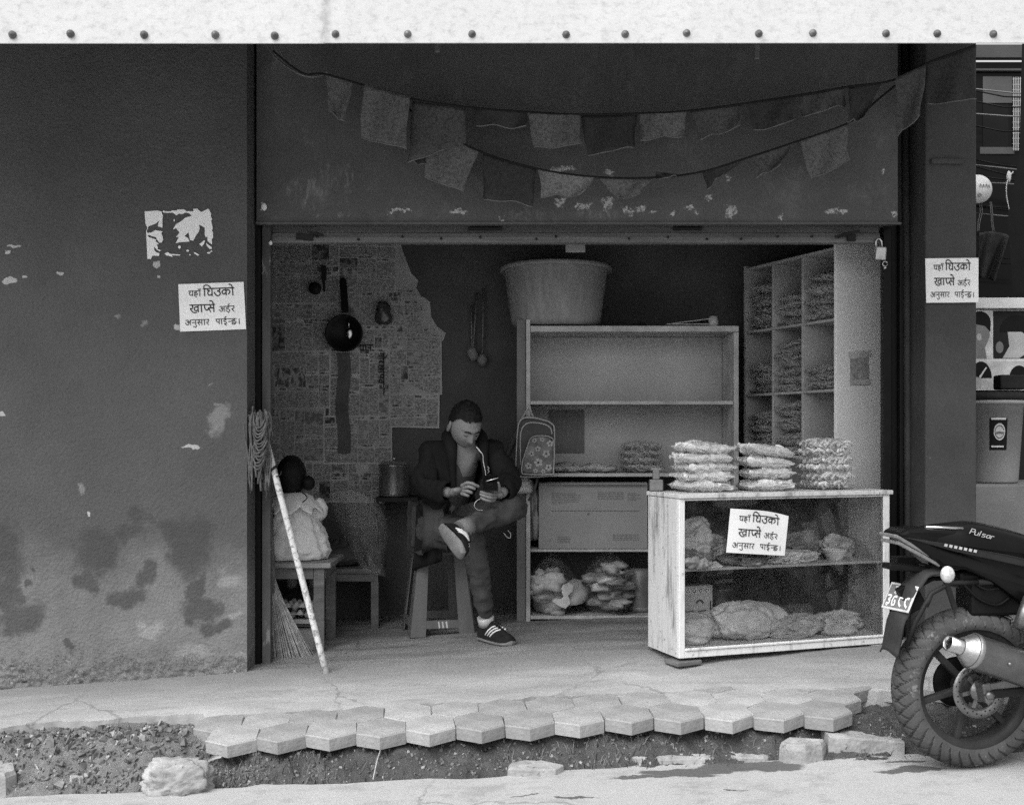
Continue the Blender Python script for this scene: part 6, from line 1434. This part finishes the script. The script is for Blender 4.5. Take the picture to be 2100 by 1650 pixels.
def block(px, d, L_, W_, H_, seed, label, rz=0, dz=0):
    r2 = random.Random(seed); c = on_road(px, d, dz); poly = []
    for k in range(7):
        a = 2 * math.pi * (k + r2.uniform(-.22, .22)) / 7; poly.append((L_ * math.cos(a) * r2.uniform(.86, 1.08), W_ * math.sin(a) * r2.uniform(.86, 1.08)))
    b = MB(); n = len(poly); ca, sa = math.cos(rz), math.sin(rz); vs = []
    for k, z in ((1.06, -.05), (1.0, H_ * .72), (.90, H_), (.5, H_ * 1.02), (.001, H_ * 1.02)):
        for i, (x, y) in enumerate(poly): vs.append(c + Vector(((x * ca - y * sa) * k, (x * sa + y * ca) * k, z + (r2.uniform(-.006, .006) if z > 0 else 0))))
    b.add(vs, [(q * n + i, q * n + (i + 1) % n, (q + 1) * n + (i + 1) % n, (q + 1) * n + i) for q in range(4) for i in range(n)], 0)
    return solo('stone', b, M['stone'], label, 'stone', group='stones along the gutter', bevel=.006)
block(1095, 3.99, .115, .07, .028, 9, 'flat angular stone at the middle of the road edge')
block(1645, 4.03, .095, .06, .065, 14, 'blocky pale stone at the road edge left of the long kerb stone', .3)
b = MB(); ck = on_road(1768, 4.09, .03); L_, W_, H_ = .14, .05, .034
b.grid(lambda u, v: ck + Vector((L_ * (2 * u - 1) * (1 - .02 * nz((u * 4, v, 0))), -W_ if v < .4 else (-W_ * .9 + (v - .4) / .6 * W_ * 1.8), (-H_ - .04 if v < .2 else H_ * .8 if v < .4 else H_) + .006 * nz((u * 6, v * 3, 1)) - .012 * (2 * u - 1))), 14, 5, 0, False)
b.grid(lambda u, v: ck + Vector((L_ * (1 if v < .5 else 1), -W_ + 2 * W_ * u, (-H_ - .04) + (2 * H_ + .028) * v)), 3, 2, 0, False); b.grid(lambda u, v: ck + Vector((-L_, -W_ + 2 * W_ * u, (-H_ - .04) + (2 * H_ + .05) * v)), 3, 2, 0, False); b.grid(lambda u, v: ck + Vector((L_ * (2 * u - 1), W_ * .9, (-H_ - .04) + (2 * H_ + .04) * v)), 3, 2, 0, False)
solo('kerb_stone', b, M['stone'], 'long flat kerb stone beside the motorcycle wheel', 'stone', group='stones along the gutter')
block(-14, 4.03, .09, .08, .07, 21, 'pale broken stone cut off by the left picture edge')
block(1385, 4.06, .16, .05, .022, 27, 'low broken road edge slab behind the left damp patch')
block(1530, 4.06, .12, .05, .018, 29, 'low crumbled slab left of the blocky pale stone')
block(1905, 4.12, .09, .05, .05, 33, 'low stone seen through the motorcycle wheel')
pb = MB(); r8 = random.Random(12)
for i in range(3400):
    x = r8.uniform(-2.3, 1.9) if i % 2 else r8.uniform(-2.2, -.9); y = r8.uniform(3.97, 4.45)
    if x > -1.2 and y > 4.2: y = r8.uniform(3.97, 4.15)
    s_ = r8.uniform(.0025, .006) * (1 + (x < -1.1) * r8.random() ** 3 * 1.8); c = Vector((x, y, zdirt(x, y) + s_ * .3)); M3 = Euler((r8.random() * 6, r8.random() * 6, r8.random() * 6)).to_matrix()
    pb.box(c, (s_ * 2, s_ * r8.uniform(1, 2), s_ * r8.uniform(.6, 1.2)), M3, 0 if r8.random() < .16 else 1)
    for q_ in range(len(pb.v) - 8, len(pb.v)): pb.v[q_] += Vector((r8.uniform(-.4, .4), r8.uniform(-.4, .4), r8.uniform(-.4, .4))) * s_
obj('gravel', pb, [M['stone'], mat('dark_grit', .15, .95, (30, .5))], kind='stuff')
gr = MB()
for i in range(420):
    x = r8.choice((r8.uniform(-1.3, 1.5), r8.gauss(-.75, .2), r8.gauss(.35, .3))); y = r8.uniform(3.97, 4.12); z = zdirt(x, y); h = r8.uniform(.012, .04); a = r8.uniform(0, 6.28); w_ = .0015
    tx, ty = math.cos(a) * h * .7, math.sin(a) * h * .7
    gr.add([(x - w_, y, z - .004), (x + w_, y, z - .004), (x + w_ + tx * .4, y + ty * .4, z + h * .6), (x + tx, y + ty, z + h), (x - w_ + tx * .4, y + ty * .4, z + h * .6)], [(0, 1, 2, 3, 4)], 0 if r8.random() < .6 else 1)
obj('weeds', gr, [mat('dry_grass', .16, .8), mat('dark_weed', .04, .8)], kind='stuff')
b = MB(); b.tube([P(780, 1538, 4.05), P(773, 1560, 4.0), P(765, 1597, 3.93)], .0022, 5); solo('dry_stalk', b, mat('pale_stalk', .4, .8), 'single pale dry stalk standing in the gutter dirt', 'stalk')
b = MB(); lf = P(437, 1560, 4.06); b.grid(lambda u, v: lf + Vector((-.03 + .06 * u, .01 * math.sin(u * 3), .0 + .02 * u + .014 * math.sin(v * 3.1) * math.sin(u * 3.1) - .008 * v)), 8, 4); solo('dead_leaf', b, M['bag2'], 'curled dead leaf in the gutter below the first paver', 'leaf')

# ------------------------------------------------------------------ the neighbouring barber shop beyond the pillar
nb = thing('neighbour_shop', 'neighbouring shop front with dark glass above pictures of haircuts', 'shop front', (2.75, 6.25, .3))
ND = 6.3; nx = lambda px: wx(px, ND); nzz = lambda py: wz(py, ND)
b = MB(); b.bx(2.40, 4.2, ND + .06, ND + .2, .0, 3.3); b.bx(2.18, 2.26, 5.52, ND + .2, 0, 3.3); obj('shop_wall', b, M['dark'], nb, w=True)
b = MB(); b.bx(2.42, 3.6, ND - .02, ND + .01, nzz(612), nzz(130)); 
N = NT('dark_reflecting_glass'); obj('window_pane', b, N.fin(.008, .1, None, spec=.08, grain=0), nb, w=True)
b = MB(); b.bx(2.42, 3.6, ND - .05, ND - .0, nzz(634), nzz(612.5)); obj('window_sill', b, M['white'], nb, w=True, bevel=.003)
b = MB(); b.bx(2.42, 3.6, ND - .05, ND, nzz(124), nzz(98)); b.bx(2.42, 3.6, ND - .045, ND, nzz(150), nzz(146)); obj('window_head', b, M['pillar'], nb, w=True)
# pane behind bars and a black opening seen in the glass, drawn as panes of their own depth
b = MB(); b.bx(nx(2012), nx(2064), ND - .024, ND - .021, nzz(303), nzz(216)); obj('black_opening', b, M['black'], nb, w=True)
for xa, xb, ya, yb in ((2012, 2072, 214, 160), (2006, 2076, 318, 304)):
    b = MB(); b.bx(nx(xa), nx(xb), ND - .026, ND - .021, nzz(ya), nzz(yb)); obj('sooty_board', b, M['inner'], nb, w=True)
for k in range(9):
    b = MB(); x = nx(2073 + 4.4 * k); b.bx(x, x + .004, ND - .034, ND - .03, nzz(312), nzz(162)); obj('window_bar', b, M['board'], nb, w=True)
for k in range(14):
    b = MB(); z = nzz(166 + 11 * k); b.bx(nx(2072), nx(2140), ND - .029, ND - .026, z, z + .003); obj('window_bar', b, M['board'], nb, w=True)
cbn = thing('cable_bundle', 'many thin black cables crossing in front of the neighbouring window', 'cables', P(2050, 300, 6.0)); r10 = random.Random(7)
for i, y in enumerate((185, 190, 212, 235, 258, 330, 338, 345, 365, 372, 420, 428, 436, 522, 530)):
    b = MB(); b.tube([P(1985, y + r10.uniform(-8, 4), 6.0), P(2060, y + 6 + r10.uniform(-4, 8), 5.95), P(2200, y + 14 + r10.uniform(-8, 10), 5.9)], .004, 6); obj('cable', b, M['black'] if i % 3 else M['rail'], cbn, w=True)
dz_ = thing('round_sign', 'round white disc sign half hidden behind the pillar', 'sign', P(2006, 415, 5.9))
b = MB(); b.lathe([(0, -.006), (.074, -.006), (.076, -.003), (.076, .006), (0, .006)], 40, P(2005, 388, 5.9), rx90); obj('disc', b, M['white'], dz_, w=True)
b = MB()
for k, (x0, y0) in enumerate(((2011, 380), (2017, 381), (2023, 380), (2028, 382))): ribbon(b, smooth2([(x0 - 2, y0 + 3), (x0, y0 - 3), (x0 + 2, y0 + 3)]), 1.3, lambda x, y: P(x, y, 5.89))
ribbon(b, smooth2([(2009 + 3.4 * math.cos(t), 400 + 2.6 * math.sin(t)) for t in [i * .7 for i in range(10)]]), 1.4, lambda x, y: P(x, y, 5.89)); obj('printing', b, M['inkgrey'], dz_, w=True)
b = MB()
for x0, x1, w0 in ((2008, 2004, 0), (2012, 2007, 1), (2030, 2036, 2), (2033, 2039, 3)): b.tube(catmull([P(x0, 414, 5.92), P(x0 + 2, 435, 5.92), P((x0 + x1) / 2, 455, 5.92), P(x1, 475, 5.92)], 5), .003, 5)
obj('hanging_wire', b, M['rail'], dz_, w=True)
b = MB(); b.grid(lambda u, v: P(2008 + 62 * u - 20 * v * (1 - u) * .3 - 30 * v * u, 478 + 95 * v - 6 * math.sin(u * 3) + 6 * u, 5.85 + .04 * math.sin(u * 9 + v * 2) + .03 * v), 16, 16); solo('hanging_cloth', b, mat('dark_hanging_cloth', .06, .9, (8, .5), .12), 'dark cloth hanging in front of the neighbouring window', 'cloth').modifiers.new('t', 'SOLIDIFY').thickness = .004
b = MB(); b.tube(catmull([P(2078, 352, 5.8), P(2066, 370, 5.8), P(2064, 400, 5.8), P(2072, 440, 5.8), P(2076, 452, 5.8)], 6), .003, 5); b.ball(P(2074, 454, 5.8), (.016, .01, .016)); b.ball(P(2069, 362, 5.8), (.012, .008, .03)); solo('tied_string', b, M['white'], 'white string knotted round a dangling wire at the right edge', 'string')
b = MB(); b.prism([(2096, -90), (2110, -90), (2130, -600), (2078, -600), (2066, -450), (2090, -320)], lambda u, v, t: P(u, -v, 5.6 + t), 0, .05); solo('dark_post', b, M['black'], 'black leaning post cut off by the right picture edge', 'post')
# haircut pictures under the sill: plain heads, nobody in particular
pn1 = thing('haircut_poster', 'row of haircut pictures under the neighbouring window sill', 'poster', P(2050, 800, 6.28))
b = MB(); b.bx(nx(1990), nx(2200), ND - .012, ND - .004, nzz(800), nzz(636)); obj('poster_board', b, mat('pale_poster', .75, .6, (5, .2), .1), pn1, w=True)
def pic(poly, m_, off, nm): 
    b = MB(); b.prism([(x, -y) for x, y in poly], lambda u, v, t: P(u, -v, ND - .0125 - off * .0012 + t), 0, -.0008); obj(nm, b, m_, pn1, w=True)
def ell(cx, cy, rx, ry, a0=0, a1=360, n=18): return [(cx + rx * math.cos(R(a0 + (a1 - a0) * i / n)), cy + ry * math.sin(R(a0 + (a1 - a0) * i / n))) for i in range(n + (a1 - a0 < 360))][:]
pic([(1996, 637), (2034, 637), (2034, 735), (1996, 735)], M['bag2'], 1, 'picture'); pic([(2037, 637), (2160, 637), (2160, 735), (2037, 735)], M['dark'], 1, 'picture'); pic([(1996, 740), (2160, 740), (2160, 796), (1996, 796)], M['bag2'], 1, 'picture')
face_ = mat('printed_face_tone', .22, .6); faceL = mat('printed_pale_face', .45, .6)
pic([(2000, 655), (2028, 655), (2030, 690), (2020, 712), (2024, 735), (1998, 735), (1996, 690)], face_, 2, 'printed_head'); pic(ell(2010, 662, 22, 24, 180, 360) + [(2031, 680), (2020, 668)], M['black'], 3, 'printed_hair'); pic(ell(2008, 691, 5, 8), faceL, 3, 'printed_ear')
pic([(2066, 678), (2085, 674), (2110, 690), (2112, 720), (2090, 734), (2056, 734), (2070, 710)], faceL, 2, 'printed_head'); pic(ell(2085, 680, 34, 34, 180, 360), M['black'], 3, 'printed_hair'); pic(ell(2050, 712, 8, 12), face_, 2, 'printed_shape')
pic(ell(2012, 775, 22, 34, 180, 360), M['black'], 2, 'printed_hair'); pic(ell(2004, 785, 9, 12), faceL, 3, 'printed_shape'); pic([(2008, 772), (2022, 752), (2024, 754), (2010, 776)], M['white'], 3, 'printed_comb'); pic(ell(2090, 775, 20, 26, 180, 360), M['black'], 2, 'printed_hair')
# ledge, bin and things on it
b = MB(); lx = wx(1990, 5.7); b.bx(2.2, 4.2, 5.72, 6.35, .0, wz(993, 5.72)); solo('concrete_ledge', b, concrete('ledge_concrete', .24, .4)[0].mat if False else mat('ledge_concrete', .21, .9, (4, .25), .14, (50, .3)), 'concrete ledge beyond the pillar carrying the bin', 'ledge', bevel=.012)
bn = thing('plastic_bin', 'grey plastic bin with a round label standing on the concrete ledge', 'bin', (wx(2034, 5.95), 5.95, wz(992, 5.73)))
hb2 = wz(822, 5.95) - bn.location.z
b = MB(); b.lathe([(0, 0), (.125, 0), (.132, .01), (.158, hb2 - .02), (.17, hb2 - .02), (.172, hb2), (.160, hb2), (.13, .03), (0, .03)], 36); obj('bin_body', b, mat('grey_bin_plastic', .34, .5, (4, .2), .12, (60, .1)), bn)
b = MB(); b.lathe([(.172, hb2 + .003), (.178, hb2 + .012), (.176, hb2 + .03), (.15, hb2 + .045), (0, hb2 + .05)], 36); obj('lid', b, M['dark'], bn)
b = MB()
def lab(u, v, e=.002): a = R(-118 + 34 * u) ; z = hb2 * (.40 + .38 * (1 - v)); rr = .132 + .026 * (z / hb2) + e; return Vector((rr * math.cos(a), rr * math.sin(a), z))
b.grid(lambda u, v: lab(u, v), 10, 6); lbo = obj('label', b, M['black'], bn)
b = MB(); b.add([lab(.55 + .32 * math.cos(t), .42 + .27 * math.sin(t), .004) for t in [i * .35 for i in range(18)]], [list(range(18))]); obj('label_disc', b, M['bag2'], lbo)
b = MB()
ribbon(b, smooth2([(.55 + .24 * math.cos(t), .42 + .20 * math.sin(t)) for t in [i * .5 for i in range(13)]]), .04, lambda u, v: lab(u, v, .005)); ribbon(b, [(.36, .46), (.55, .44), (.74, .46)], .07, lambda u, v: lab(u, v, .005)); obj('label_print', b, M['inkgrey'], lbo)
b = MB(); b.grid(lambda u, v: lab(.1 + .8 * u, -.02 + .06 * v, .004), 6, 2); b.grid(lambda u, v: lab(.1 + .7 * u, .86 + .05 * v, .004), 6, 2); obj('label_line', b, M['bag2'], lbo)
b = MB(); b.bx(wx(2052, 6.0), wx(2110, 6.0), 6.0, 6.1, wz(798, 6.0), wz(768, 6.0)); solo('dark_crate', b, M['dark'], 'dark crate behind the bin lid under the haircut pictures', 'crate', bevel=.01)
